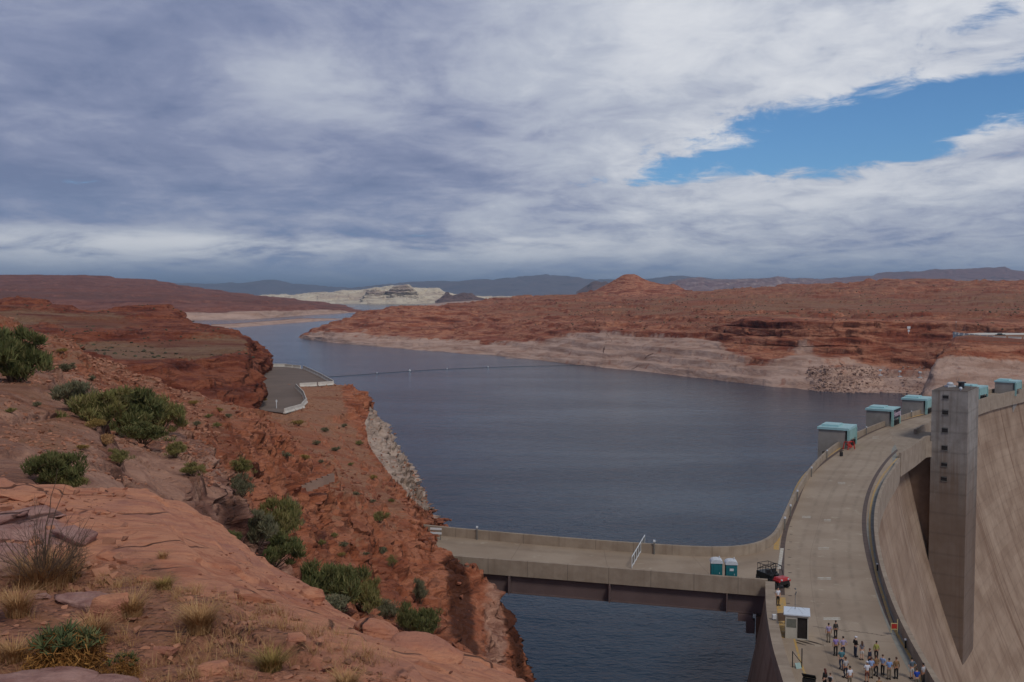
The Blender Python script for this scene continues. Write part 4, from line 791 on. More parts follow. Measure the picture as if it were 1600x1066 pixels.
# worn marks on the roadway
def decal(name, px, py, w_, l_, m, z=.01, rz=0.0, parent=dam):
    x, y = xy(px, py); b = MB(); M = Matrix.Rotation(rz, 2)
    b.poly([(x+(M@Vector(q)).x, y+(M@Vector(q)).y, z) for q in ((-w_/2, -l_/2), (w_/2, -l_/2), (w_/2, l_/2), (-w_/2, l_/2))]); return b.build(name, m, parent)
m_patch = plain('new_concrete', srgb(170, 156, 138), .85, 0, .08, .4); m_tar = plain('tar', srgb(84, 72, 62), .8)
for a, b_, w_, l_ in ((1260, 807, 1.2, .9), (1293, 812, .9, .8), (1287, 856, 1.3, .7), (1288, 903, 1.5, .8), (1315, 754, 1.2, 1.0), (1368, 683, 1.4, 1.2), (1300, 966, 1.6, .9)):
    for k in range(2):
        decal('road_mark', a, b_+k*2.2, w_, l_*.35, m_wpaint, .014)
for k in range(9): decal('tar_line', 1238+k*4.6, 1002+(k%3)*1.6, .13, 1.5, m_tar, .009, .8)
for k in range(16):
    decal('tar_line', 1275+k*7.0+random.uniform(-1, 1), 980+k*.85+random.uniform(-1.2, 1.2), .55, .07, m_tar, .009, random.uniform(-.5, .4))
for k in range(14):
    decal('drain_mark', 1232+random.uniform(-1, 1)*2+k*.3, 955-k*12, .35, .25, m_tar, .009)
ja = np.array(xy(1217.5, 889)); jb = np.array(xy(1222, 857)); sweep('bridge_joint', np.array([ja, (ja+jb)/2, jb]), [(-.2, .002), (.2, .002), (.2, .02), (-.2, .02)], m_wpaint, dam)

# ------------------------------------------------------------------ access bridge
bridge = empty('access_bridge', (0, 0, 0), 0, 'low concrete bridge on dark steel girders running from the red cliff to the dam crest', 'bridge')
NA = np.array(xy(735, 871, ZT)); NB = np.array(xy(1190, 905.5, ZT)); dirn = (NB-NA)/np.linalg.norm(NB-NA); NA2 = NA-dirn*14
near = np.array([NA2+(NB+dirn*.6-NA2)*t for t in np.linspace(0, 1, 12)])
farc = UP[:ci-1]; farr = resamp(farc, 60)
# deck sheet
nr2 = resamp(np.concatenate([near, [NB+dirn*.6], [np.array(xy(1207, 905))]]), 60); V = []
V = np.concatenate([np.column_stack([nr2*(1-t)+farr*t, np.full(60, -.004)]) for t in (0, .5, 1)]); U = np.concatenate([np.column_stack([arc(nr2), np.full(60, t*.36)]) for t in (0, .5, 1)])
a = np.arange(59); Fq = np.concatenate([np.stack([a+k*60, a+1+k*60, a+61+k*60, a+60+k*60], 1) for k in range(2)])
mesh_np('bridge_deck', V, Fq, m_deck, bridge, False, uv=U)
mouth = [xy(1150, 903), xy(1206, 908), xy(1226, 912), xy(1232, 855), xy(1240, 790), xy(1206, 846), xy(1180, 856), xy(1140, 860)]
b = MB(); b.poly([(x, y, -.009) for x, y in mouth]); bmesh.ops.triangulate(b.bm, faces=b.bm.faces[:]); b.build('bridge_mouth', m_deck, bridge)
sweep('near_parapet', near, [(.0, -.62), (.0, ZT), (-.4, ZT), (-.4, -.62)], m_par, bridge)
sweep('far_parapet', farc, [(.42, -.02), (.42, ZT), (0, ZT), (0, -.6)], m_par, bridge)
sweep('near_girder', near, [(-.75, -.63), (-.55, -.63), (-.55, -2.6), (-.3, -2.6), (-.3, -2.7), (-.95, -2.7), (-.95, -2.6), (-.75, -2.6)], m_girder, bridge)
sweep('far_girder', near, [(-9.95, -.63), (-9.75, -.63), (-9.75, -2.6), (-9.5, -2.6), (-9.5, -2.7), (-10.2, -2.7), (-10.2, -2.6), (-9.95, -2.6)], m_girder, bridge)
sweep('deck_slab', near, [(-.45, -.1), (-.45, -.62), (-11.2, -.62), (-11.2, -.1)], m_par, bridge)
for px_ in (787, 955, 1140):
    t = ((np.array(xy(px_, 900))-NA) @ dirn); c = NA+dirn*t; b = MB(); b.box((c[0]-.12*dirn[1], c[1]-.0, -1.62), (.12, .9, 1.95), math.atan2(dirn[1], dirn[0])); b.build('stiffener', m_girder, bridge)
b = MB()
for k in range(12):
    c = NA+dirn*(3.0*k); b.box((c[0]+.1, c[1]+.35+5, -1.3), (.3, 9.2, .5), math.atan2(dirn[1], dirn[0]))
b.build('cross_beam', m_girder, bridge)
b = MB(); c = NB-dirn*1.5
b.box((c[0], c[1]+.5, -3.1), (1.5, 1.1, .7), math.atan2(dirn[1], dirn[0])); b.box((c[0]+.5, c[1]+.3, -4.0), (.9, .9, 1.4), math.atan2(dirn[1], dirn[0]), bev=.05); b.build('bearing', m_girder, bridge)
b = MB(); c = NB+dirn*.3; b.box((c[0]-.1, c[1]+.9, -7.6), (1.0, 1.6, 9.5), math.atan2(dirn[1], dirn[0])); b.build('bridge_pier', m_web, bridge)
# small lamps on the bridge parapet
def pside(px_, off):
    i = int(np.argmin(np.abs([800+F*q[0]/(q[1]*math.cos(PITCH)+EYE*math.sin(PITCH))-px_ for q in UP]))); n = normals(UP)[i]; return UP[i]+n*off

# ------------------------------------------------------------------ elevator tower
tw = empty('elevator_tower', (0, 0, 0), 0, 'square grey concrete tower with a column of six small windows standing against the dam face', 'tower')
TZ = 31-209*math.tan(PITCH+math.atan((610-533)/F))
c4 = [np.array(xy(a, b_, TZ)) for a, b_ in ((1456, 610), (1513, 613), (1529.5, 605), (1480, 601))]
cc = c4[0]+(c4[2]-c4[1])
c4[3] = .4*c4[3]+.6*cc
b = MB(); b.prism([tuple(q) for q in c4], -150, TZ); shaft = b.build('shaft', m_tower, tw)
# UV in metres for the shaft
uvl = shaft.data.uv_layers[0]
for p_ in shaft.data.polygons:
    for li in p_.loop_indices:
        v = shaft.data.vertices[shaft.data.loops[li].vertex_index].co; uvl.data[li].uv = ((v.x*1.1-v.y*.5), v.z)
fx = (c4[1]-c4[0]); fx /= np.linalg.norm(fx); fn = np.array([fx[1], -fx[0]])
b = MB(); mid = (c4[0]+c4[1]+c4[2]+c4[3])/4; b.prism([tuple(mid+(q-mid)*.93) for q in c4], TZ+.004, TZ+.12); b.build('roof', plain('brown_roof', srgb(96, 84, 76), .9), tw)
for py_, h in ((620, .75), (644, 1.0), (672, 1.0), (699.5, 1.0), (725.6, .8), (748, .9)):
    t = (1478-1456)/57.; c = c4[0]+(c4[1]-c4[0])*t+fn*.01
    z = 31-c[1]*math.tan(PITCH+math.atan((py_-533)/F)); rz = math.atan2(fx[1], fx[0])
    b = MB(); b.box((c[0], c[1], z), (1.15, .12, h), rz); wf = b.build('window', m_dark, tw)
    b = MB()
    b.box((c[0]+fn[0]*.05, c[1]+fn[1]*.05, z-h/2-.08), (1.35, .18, .12), rz); b.build('sill', m_steel, wf)
    b = MB(); b.box((c[0]+fn[0]*.08, c[1]+fn[1]*.08, z+h/2-.1), (1.1, .08, .12), rz); b.build('shutter', m_steel, wf)
def on_roof(u, v): return c4[0]+(c4[1]-c4[0])*u+(c4[3]-c4[0])*v
b = MB(); q = on_roof(.28, .62); b.box((q[0], q[1], TZ+.3), (1.9, 1.2, .35), .2); b.ball((q[0], q[1], TZ+.75), .62, 2, (1.15, 1, .75)); b.build('roof_vent', m_cap, tw)
b = MB(); q = on_roof(.62, .55); b.tube((q[0], q[1], TZ+.1), (q[0], q[1], TZ+1.3), .62, .62, 12); b.box((q[0], q[1], TZ+1.35), (1.45, 1.3, .2)); b.build('air_unit', m_black, tw)
b = MB(); q = on_roof(.75, .12); b.ball((q[0], q[1], TZ+.55), .35, 2); b.tube((q[0], q[1], TZ), (q[0], q[1], TZ+.5), .1); b.build('roof_lamp', m_cap, tw)
b = MB(); q = on_roof(.5, .7); b.tube((q[0], q[1], TZ), (q[0], q[1], TZ+2.1), .05); b.build('mast', m_steel, tw); b = MB(); q = on_roof(.9, .5); b.tube((q[0], q[1], TZ), (q[0], q[1], TZ+1.0), .05); b.build('mast', m_steel, tw)
# wall and landing that tie the tower to the crest
L0 = np.array(xy(1449, 689)); L1 = np.array(xy(1414, 716)); 
land = [L1-np.array([.2, 0]), c4[0]+fx*.5+fn*1.2, c4[0]+fx*.5+(c4[3]-c4[0])*.9, L0+np.array([1.0, 9.0]), L0+np.array([-4, 4.])]
b = MB(); w0 = c4[0]+(c4[3]-c4[0])*.12; w1 = w0-fx*24; w2 = w1+(c4[3]-c4[0])*.5; w3 = w0+(c4[3]-c4[0])*.5
b.prism([tuple(w1), tuple(w0), tuple(w3), tuple(w2)], -150, -3.45); ww = b.build('tie_wall', m_web, tw)
b = MB(); l0 = c4[0]-fx*10.0+fn*.0; l1 = c4[0]-fn*.2; l2 = c4[3]; l3 = c4[3]-fx*12

lp = [np.array(xy(1408, 717)), np.array(xy(1430, 703)), np.array(xy(1447, 690.5)), l1+fx*.3, l2, l3]
b.prism([tuple(q) for q in lp], -3.3, .02); b.build('landing', m_par, tw)
sweep('landing_parapet', np.array([lp[0], lp[1], lp[2], l1-fx*.1]), [(-.45, .02), (-.45, ZT), (.02, ZT), (.02, -3.4), (-.45, -3.3)], m_par, tw)

# ------------------------------------------------------------------ intake gate housings
def gate(cs, i, label, ztop=4.0):
    pts = [np.array(xy(a, b_, ztop)) for a, b_ in cs]      # front-left, back-left, back-right, front-right as seen
    fl, bl, br, fr = pts
    o_ = empty('gate_housing', (float(fr[0]), float(fr[1]), 0), 0, label, 'gate housing', 'teal topped gate housings along the crest')
    loc = Vector((fr[0], fr[1], 0))
    def rel(p_): return (p_[0]-loc.x, p_[1]-loc.y)
    al = (br-fr); al = al/np.linalg.norm(al)*7.6; out = np.array([-al[1], al[0]]); out = out/np.linalg.norm(out)
    wdt = max(6.2, min(8.6, abs(np.dot(fl-fr, out))))
    A = fr; B = fr+al; C = B+out*wdt; D_ = A+out*wdt
    ins = lambda p_, q_, k: p_+(q_-p_)*k
    b = MB(); ctr = (A+B+C+D_)/4
    base = [tuple(rel(q)) for q in (ctr+(A-ctr)*1.0+out*.6, ctr+(B-ctr)*1.0+out*.6, ctr+(C-ctr)*1.14, ctr+(D_-ctr)*1.14)]
    topp = [tuple(rel(ctr+(q-ctr)*.95)) for q in (A+out*.6, B+out*.6, C, D_)]
    b.prism(base, -40, ztop-.5, topp); b.build('concrete_body', m_block, o_)
    b = MB(); b.prism([tuple(rel(ctr+(q-ctr)*1.02)) for q in (A, B, C, D_)], ztop-.48, ztop); b.prism([tuple(rel(ctr+(q-ctr)*.55+out*1)) for q in (A, B, C, D_)], ztop+.002, ztop+.35); b.build('roof', m_tealroof, o_)
    b = MB(); a3 = al/np.linalg.norm(al)
    for k in range(2):      # steel front over the parapet
        q = A+al*(k*.93+.035)+out*.1; b.box((q[0]-loc.x, q[1]-loc.y, 1.5), (.55, .5, 3.9), math.atan2(al[1], al[0]))
    q = A+al*.5+out*.15; b.box((q[0]-loc.x, q[1]-loc.y, 2.5), (8.0, .3, 2.0), math.atan2(al[1], al[0])); b.build('steel_front', m_teal, o_)
    for k in range(4):
        b = MB(); q = A+al*(.2+.2*k)+out*.1; b.box((q[0]-loc.x, q[1]-loc.y, .55), (.5, .4, 1.1), math.atan2(al[1], al[0])); b.build('hoist_foot', m_black, o_)
    q = ctr+(D_-ctr)*1.1; b = MB(); q = (D_*.7+A*.3)-a3*.9; b.box((q[0]-loc.x, q[1]-loc.y, -1.4), (.25, 1.2, 1.1), math.atan2(al[1], al[0])); b.build('hatch', m_dark, o_)
    return o_, A, al, out, ztop
g1_ = gate([(1296, 669), (1315, 659), (1344, 660), (1326.5, 669.8)], 0, 'nearest teal topped gate housing, standing behind the red frame')
g2_ = gate([(1368, 638), (1391, 631), (1414.4, 632.4), (1395, 640.4)], 1, 'gate housing carrying a dark banner with pale lettering')
g3_ = gate([(1425, 622.5), (1440, 616.5), (1466, 616.5), (1448, 623.8)], 2, 'teal topped gate housing partly hidden by the left side of the tower')
g4_ = gate([(1508, 603.5), (1515, 600), (1545, 602), (1530, 605)], 3, 'teal topped gate housing showing just right of the tower top')
g5_ = gate([(1568, 595.6), (1584, 591), (1605, 591.2), (1587.5, 596.4)], 4, 'farthest teal topped gate housing by the white bluff at the edge of the frame')
o_, A, al, out, zt = g2_
b = MB(); q = A+al*.54-out*.12; rz = math.atan2(al[1], al[0]); b.box((q[0], q[1], 2.75), (7.2, .05, 2.1), rz); ban = b.build('banner', plain('banner_cloth', srgb(34, 28, 44), .7), None)
tag(ban, 'dark purple banner with pale lettering hung on the second gate housing', 'banner')
fc = bpy.data.curves.new('lettering', 'FONT'); fc.body = 'Honoring'; fc.size = 1.75; fc.extrude = .01; fc.align_x = 'CENTER'; fc.align_y = 'CENTER'; fc.offset = .02
fo = bpy.data.objects.new('lettering', fc); COL.objects.link(fo); fo.parent = ban; fo.location = (q[0]-out[0]*.05, q[1]-out[1]*.05, 2.75); fo.rotation_euler = (R(90), 0, rz); bpy.context.view_layer.update(); me_ = bpy.data.meshes.new_from_object(fo.evaluated_get(bpy.context.evaluated_depsgraph_get())); tr_ = (fo.location.copy(), fo.rotation_euler.copy()); bpy.data.objects.remove(fo); fo = bpy.data.objects.new('lettering', me_); COL.objects.link(fo); fo.parent = ban; fo.location, fo.rotation_euler = tr_; me_.materials.clear(); me_.materials.append(plain('pale_lettering', srgb(214, 190, 206), .7))

exec_marker = 0
# ------------------------------------------------------------------ lake, far ground, river bed
b = MB()
ring = [(-9000, 20), (float(UW[0][0])+.5, 20)] + [(float(q[0])+.5, float(q[1])) for q in UW[::4]] + [(float(q[0]), float(q[1])) for q in UPD[::6]] + [(420, 400), (1500, 420), (9000, 1500), (9000, 9500), (-9000, 9500)]
b.poly([(x, y, -29.0) for x, y in ring]); bmesh.ops.triangulate(b.bm, faces=b.bm.faces[:]); lake = b.build('water', m_water); tag(lake, kind='structure')
for v in lake.data.polygons:
    pass
b = MB(); b.poly([(-70000, 7000, -28.4), (70000, 7000, -28.4), (70000, 70000, -28.4), (-70000, 70000, -28.4)]); tag(b.build('ground', m_mesa), kind='structure')
b = MB(); b.poly([(-500, -200, -150.5), (900, -200, -150.5), (900, 700, -150.5), (-500, 700, -150.5)]); tag(b.build('river_bed', m_bluff), kind='structure')
# ------------------------------------------------------------------ the parking lot and its barriers
b = MB(); b.poly([(x, y, LOTZ) for x, y in LOTXY]); bmesh.ops.triangulate(b.bm, faces=b.bm.faces[:]); tag(b.build('parking_lot', m_asph), kind='structure')
def barrier_proto(name, L_, label, group):
    b = MB(); pr = [(-.3, 0), (.3, 0), (.3, .12), (.12, .4), (.09, .95), (-.09, .95), (-.12, .4), (-.3, .12)]
    for e in (-1, 1):
        pass
    vs = [[b.bm.verts.new((e*L_/2, y, z)) for y, z in pr] for e in (-1, 1)]
    b.bm.faces.new(vs[0]); b.bm.faces.new(vs[1][::-1])
    for k in range(8): b.bm.faces.new((vs[0][k], vs[1][k], vs[1][(k+1) % 8], vs[0][(k+1) % 8]))
    for e in (-.3, .3): b.box((L_*e, 0, .05), (.5, .64, .102))
    o = b.build(name, m_jersey); tag(o, label, 'barrier', group); return o
def along(pts, step):
    c = np.array(pts, float); s = arc(c); n = int(s[-1]/step); out = []
    for k in range(n):
        t = (k+.5)*s[-1]/n; x = np.interp(t, s, c[:, 0]); y = np.interp(t, s, c[:, 1]); x2 = np.interp(t+.3, s, c[:, 0]); y2 = np.interp(t+.3, s, c[:, 1]); x1 = np.interp(t-.3, s, c[:, 0]); y1 = np.interp(t-.3, s, c[:, 1])
        out.append((x, y, math.atan2(y2-y1, x2-x1), s[-1]/n))
    return out
bp = None
lot_lines = [[(404, 573), (440, 573.3), (475, 576.8), (500, 588.5), (521, 600.5)], [(521, 601.5), (500, 603.2), (467, 605)], [(462, 606), (474, 618), (478.5, 630), (470, 639), (444, 646.5)]]
for ln in lot_lines:
    for x, y, a_, l_ in along([xy(a, b_, LOTZ) for a, b_ in ln], 5.2):
        if bp is None: bp = barrier_proto('concrete_barrier', 4.85, 'white concrete barrier in the line round the edge of the paved lot', 'white barriers round the paved lot'); o = bp
        else: o = copy_tree(bp)
        o.location = (x, y, LOTZ+.01); o.rotation_euler.z = a_; o.scale = (l_/5.2, 1, 1.15)
x, y = xy(432, 638, LOTZ); b = MB(); b.tube((0, 0, 0), (0, 0, 1.9), .09); b.box((0, 0, 1.6), (.35, .06, .5)); o = b.build('sign_post', m_whitep); o.location = (x, y, LOTZ); tag(o, 'small white post standing at the left edge of the paved lot', 'post')
# lookout terrace on the far bluff
b = MB(); TZ2 = 10.3
terr = [xy(a, b_, TZ2) for a, b_ in ((1489, 522), (1498, 523.5), (1530, 527), (1560, 529.5), (1610, 531), (1700, 532), (1700, 522), (1600, 520.5), (1530, 520.2))]
b.prism(terr[::-1], TZ2-3, TZ2); tag(b.build('lookout_terrace', m_jersey), kind='structure')
lk = [xy(a, b_, TZ2) for a, b_ in ((1489, 522), (1498, 523.5), (1530, 527), (1560, 529.5), (1610, 531), (1700, 532))]
lb_ = None
for k, (x, y, a_, l_) in enumerate(along(lk, 6.5)):
    if lb_ is None: lb_ = barrier_proto('concrete_barrier', 5.6, 'white barrier along the front of the lookout on the far bluff', 'white barriers along the far lookout'); o = lb_
    else: o = copy_tree(lb_)
    o.location = (x, y, TZ2); o.rotation_euler.z = a_; o.scale = (1, 1.3, 1.25)
x, y = xy(1493.5, 521.5, TZ2); o = empty('light_mast', (x, y, TZ2), 0, 'tall thin mast at the left tip of the far lookout', 'mast')
b = MB(); b.tube((0, 0, 0), (0, 0, 6.2), .13, .06); b.build('pole', m_steel, o); b = MB(); b.ball((0, 0, 6.2), .22, 2); b.build('lamp', m_whitep, o)
x, y = xy(1563, 526.2, TZ2); o = empty('parked_truck', (x, y, TZ2), .15, 'small dark vehicle parked on the far lookout', 'truck')
b = MB(); b.box((0, 0, .75), (4.4, 1.8, .7), bev=.12); b.box((-.3, 0, 1.35), (2.2, 1.6, .65), bev=.2, taper=.8); b.build('body', m_black, o)
for sx_ in (-1.4, 1.4):
    for sy_ in (-.85, .85): b = MB(); b.tube((sx_, sy_-.12, .36), (sx_, sy_+.12, .36), .36, seg=14); b.build('wheel', m_rubber, o)
# white boxes and posts along the ledge of the far cliff
for k, (px_, py_, z_) in enumerate(((1375.5, 579.5, -12), (1406, 581.5, -13), (1437.5, 583, -13.5))):
    q = PD(px_, py_, 585-12*k); b = MB(); b.tube((0, 0, -2.4), (0, 0, 0), .12); b.box((0, 0, .35), (1.5, 1.2, 1.0), bev=.2); b.box((0, -.3, -2.5), (2.0, 1.6, .5))
    o = b.build('floodlight', m_whitep); o.location = q; tag(o, ['white floodlight on the cliff ledge, farthest from the bluff', 'white floodlight on the cliff ledge, middle of the three', 'white floodlight on the cliff ledge, closest to the white bluff'][k], 'floodlight', 'floodlights on the far cliff ledge')
q = PD(1420, 512, 640); b = MB(); b.box((0, 0, 0), (2.0, .4, 1.6)); b.box((0, 0, -2.0), (1.2, .4, 1.3)); b.tube((0, .3, -4), (0, .3, .5), .15); o = b.build('cliff_gauge', m_whitep); o.location = q; tag(o, 'tiny white marker fixed high on the red cliff above the bluff', 'marker')

# ------------------------------------------------------------------ buoy line
def wcurve(pts): return np.array([xy(a, b_, -29.0) for a, b_ in pts])
bl = smooth_pts(spline(wcurve([(500, 590), (560, 586), (640, 580), (720, 576), (800, 573), (880, 571.5), (925, 570.5)]), 3.0), 8)
bo = empty('log_boom', (0, 0, 0), 0, 'long dark floating line stretched across the lake', 'boom')
V = []; Fq = []
b = MB()
for k in range(0, len(bl)-2, 2):
    p, q = bl[k], bl[k+1]+(bl[k+2]-bl[k+1])*.4
    b.tube((p[0], p[1], -28.98), (bl[k+2][0], bl[k+2][1], -28.98), .12, seg=6)
ob = b.build('float_line', m_rubber, bo)
for px_, r_ in ((589, .5), (638, .9), (765, .6), (700, .45)):
    i = int(np.argmin(np.abs(800+F*bl[:, 0]/bl[:, 1]-px_))); b = MB(); b.ball((0, 0, .3), r_, 2, (1, 1, .8)); b.tube((0, 0, .3), (0, 0, r_*1.6), .15); o = b.build('buoy', m_whitep); o.location = (bl[i][0], bl[i][1], -28.9)
    tag(o, {589: 'white buoy on the boom closest to the left shore', 638: 'largest white buoy on the floating boom', 765: 'white buoy farthest out along the floating boom', 700: 'small white buoy on the boom just past the largest one'}[px_], 'buoy', 'buoys on the log boom')

# ------------------------------------------------------------------ things on the crest
def toilet(px, label, k):
    q = P(px, 905, 0.0); q[1] = 106.6-k*.55; x = (px-800)/F*(q[1]*math.cos(PITCH)+EYE*math.sin(PITCH))
    o = empty('portable_toilet', (x, q[1], .0), -.1, label, 'portable toilet', 'portable toilets on the bridge')
    b = MB(); b.box((0, 0, 1.02), (1.18, 1.18, 2.0), bev=.04)
    for s_ in (-1, 1):
        for t in (-.35, 0, .35): b.box((s_*.6, t, 1.0), (.03, .08, 1.8)); 
    b.build('cabin', m_toilet, o)
    b = MB(); b.box((0, -.6, 1.0), (.72, .04, 1.8), bev=.015); d = b.build('door', m_toilet, o)
    b = MB(); b.box((.28, -.635, 1.0), (.05, .03, .16)); b.build('handle', m_cap, d)
    b = MB()
    n = 10
    for j in range(n):      # barrel roof
        pass
    prof = [(-.66, 0), (-.66, .12), (-.56, .28), (-.36, .38), (0, .42), (.36, .38), (.56, .28), (.66, .12), (.66, 0)]
    a = [b.bm.verts.new((u, -.66, 2.02+v)) for u, v in prof]; c = [b.bm.verts.new((u, .66, 2.02+v)) for u, v in prof]
    b.bm.faces.new(a); b.bm.faces.new(c[::-1])
    for j in range(9): b.bm.faces.new((a[j], c[j], c[(j+1) % 9], a[(j+1) % 9]))
    b.tube((.35, .3, 2.2), (.35, .3, 2.62), .06); b.build('roof', m_cap, o)
    b = MB(); b.box((0, -.63, 1.5), (.42, .02, .26)); b.build('notice', m_cap, d) if k else b.bm.free()
    return o
toilet(1119, 'teal portable toilet with white roof, farther from the buggy', 0)
toilet(1142, 'teal portable toilet with white roof, beside the buggy and with a pale notice', 1)
# cargo buggy
ux, uy = xy(1207, 915); ut = empty('utility_buggy', (ux, uy, 0), math.atan2(.5, -.85)*0+R(118), 'black and red utility buggy with a tube roll cage parked at the bridge mouth', 'buggy'); ut.scale = (1.15, 1.15, 1.15)
b = MB(); b.box((0, 0, .62), (3.0, 1.4, .35), bev=.06); b.box((.75, 0, .98), (1.3, 1.45, .45), bev=.05); b.box((.1, 0, .85), (.5, 1.3, .5), bev=.05); b.build('body', m_black, ut)
b = MB(); b.box((-1.15, 0, .95), (.95, 1.3, .32), bev=.12, taper=.86); b.box((-1.2, .62, .82), (.85, .18, .18), bev=.05); b.box((-1.2, -.62, .82), (.85, .18, .18), bev=.05); b.build('hood', m_redp, ut)
b = MB()
for s_ in (-.65, .65):
    pts = [(-.75, s_, .9), (-.45, s_*.92, 1.9), (.25, s_*.92, 1.95), (1.35, s_, 1.35)]
    for p, q in zip(pts, pts[1:]): b.tube(p, q, .035)
    b.tube((.25, s_*.92, 1.95), (.25, s_, .9), .035)
    for t in (.6, .95, 1.3): b.tube((t, s_, 1.1), (t, s_, 1.9), .02)
    b.tube((.25, s_*.92, 1.93), (1.35, s_, 1.9), .03)
for p in ((-.45, 1.9), (.25, 1.95), (1.35, 1.9), (1.35, 1.35)): b.tube((p[0], -.62, p[1]), (p[0], .62, p[1]), .03)
b.build('roll_cage', m_black, ut)
b = MB(); 
for s_ in (-.33, .33): b.box((-.05, s_, 1.0), (.45, .5, .14), bev=.04); b.box((.18, s_, 1.28), (.12, .48, .5), bev=.04)
b.build('seats', m_black, ut)
for sx_ in (-1.05, 1.05):
    for sy_ in (-.72, .72):
        b = MB(); b.tube((sx_, sy_-.14, .34), (sx_, sy_+.14, .34), .34, seg=16); wh = b.build('wheel', m_rubber, ut)
        b = MB(); b.tube((sx_, sy_-.15, .34), (sx_, sy_+.15, .34), .15, seg=10); b.build('rim', m_steel, wh)
for s_ in (-.4, .4): b = MB(); b.ball((-1.62, s_, .95), .09, 2); b.build('headlight', m_cap, ut)
# guard booth
bx_, by_ = xy(1249.5, 1000); bo_ = empty('guard_booth', (bx_+.0, by_+1.0, 0), -.27, 'small cream guard booth with a flat white roof and thin aerial', 'booth')
b = MB(); W_, D_, H_ = 1.95, 1.9, 2.2
b.box((0, D_/2, H_/2), (W_, .06, H_)); b.box((-W_/2, 0, H_/2), (.06, D_, H_)); b.box((W_/2, 0, H_/2), (.06, D_, H_)); b.box((-.5, -D_/2, .52), (.95, .06, 1.04)); b.box((-.5, -D_/2, 2.0), (.95, .06, .3)); b.box((.52, -D_/2, 2.08), (.9, .06, .14)); b.box((.0, -D_/2, H_/2), (.08, .1, H_)); b.box((.95, -D_/2, H_/2), (.08, .1, H_)); b.box((-.95, -D_/2, H_/2), (.08, .1, H_)); b.box((0, 0, .05), (W_, D_, .1)); b.build('walls', m_booth, bo_)
b = MB(); b.box((-.5, -D_/2, 1.45), (.88, .03, .8)); b.build('window', m_glass, bo_)
b = MB(); b.box((.5, -D_/2+.1, 1.0), (.84, .04, 1.95)); b.build('doorway', m_dark, bo_)
b = MB(); b.box((0, 0, H_+.06), (W_+.35, D_+.4, .12), bev=.02); b.build('roof', m_wroof, bo_)
b = MB(); b.tube((-.15, .5, H_+.1), (-.15, .5, H_+1.5), .025); b.tube((-.15, .5, H_+1.45), (-.05, .5, H_+1.75), .07, .05); b.ball((-.15, .5, H_+2.0), .09, 2)
for q in ((-.8, -.5), (.5, -.7), (.7, .7)): b.tube((-.15, .5, H_+.6), (q[0], q[1], H_+.12), .008, seg=4)
b.build('aerial', m_steel, bo_)
# short barrier and box post across the walkway
gx, gy = xy(1218, 974, .14); gt = empty('low_gate', (gx, gy, .12), .05, 'low brown gate across the walkway beside the guard booth', 'gate')
b = MB(); b.box((0, 0, .62), (1.45, .05, .75)); b.tube((-.72, 0, 0), (-.72, 0, 1.05), .04); b.tube((.72, 0, 0), (.72, 0, 1.05), .04); b.build('leaf', plain('brown_gate', srgb(104, 84, 70), .7), gt)
gx, gy = xy(1209.5, 986, .14); pt = empty('call_box_post', (gx, gy, .12), 0, 'narrow post with a white box on top against the near parapet', 'post')
b = MB(); b.box((0, 0, .6), (.22, .22, 1.2)); b.build('post', m_steel, pt); b = MB(); b.box((0, 0, 1.35), (.36, .3, .42), bev=.03); b.build('box', m_whitep, pt)
# bicycle like rack beside the booth
gx, gy = xy(1226.5, 975); rk = empty('hose_rack', (gx, gy, 0), .2, 'dark tubular rack leaning on the left side of the guard booth', 'rack')
b = MB()
for k in range(10):
    a0, a1 = k*math.tau/10, (k+1)*math.tau/10; b.tube((0, .3*math.cos(a0), .9+.3*math.sin(a0)), (0, .3*math.cos(a1), .9+.3*math.sin(a1)), .03, seg=5)
b.tube((0, 0, 0), (0, 0, 1.2), .03); b.tube((0, -.3, 0), (0, .3, .6), .03); b.build('frame', m_black, rk)
# red warning sign on a yellow stand
sx0, sy0 = xy(1397, 994); sg = empty('warning_sign', (sx0, sy0, 0), -.1, 'small red sign on a white and yellow stand beside the downstream kerb', 'sign')
b = MB(); b.box((0, 0, .9), (.46, .03, .42)); b.build('panel', m_redsign, sg)
b = MB(); b.tube((-.28, 0, .3), (-.28, 0, 1.2), .03); b.tube((.28, 0, 0), (.28, 0, 1.55), .035); b.tube((-.28, 0, 1.16), (.28, 0, 1.16), .03); b.tube((-.28, 0, .62), (.28, 0, .62), .03); b.tube((.28, .3, 0), (.28, 0, .8), .025); b.build('stand', plain('cream_paint', srgb(206, 186, 130), .6), sg)
# display stands at the near left
dx, dy = xy(1246, 1046); ds = empty('display_stand', (dx, dy, 0), .35, 'tall dark two-post stand with a pale teal board at its foot', 'stand')
b = MB(); b.tube((-.35, .2, 0), (-.35, .2, 1.5), .04); b.tube((.35, -.1, 0), (.35, -.1, 1.75), .045); b.tube((-.35, .2, 1.45), (.35, -.1, .5), .03); b.build('posts', m_black, ds)
b = MB(); b.box((0, -.1, .3), (.5, .06, .55), rot=Matrix.Rotation(-.5, 4, 'X')); b.build('board', plain('pale_teal_board', srgb(150, 176, 172), .6), ds)
dx, dy = xy(1264, 1078); es = empty('notice_easel', (dx, dy, 0), -.5, 'dark framed slanted notice board on a black stand at the bottom edge', 'notice board')
b = MB(); b.box((0, 0, .45), (1.0, .35, .9), bev=.02); b.build('base', m_black, es)
b = MB(); rt = Matrix.Rotation(-.7, 4, 'X'); b.box((0, -.05, 1.12), (1.05, .62, .05), rot=rt); fr_ = b.build('frame', m_black, es)
b = MB(); b.box((0, -.07, 1.15), (.94, .5, .04), rot=rt); b.build('panel', plain('faded_map', srgb(176, 158, 150), .5, 0, .2, 4.0), fr_)
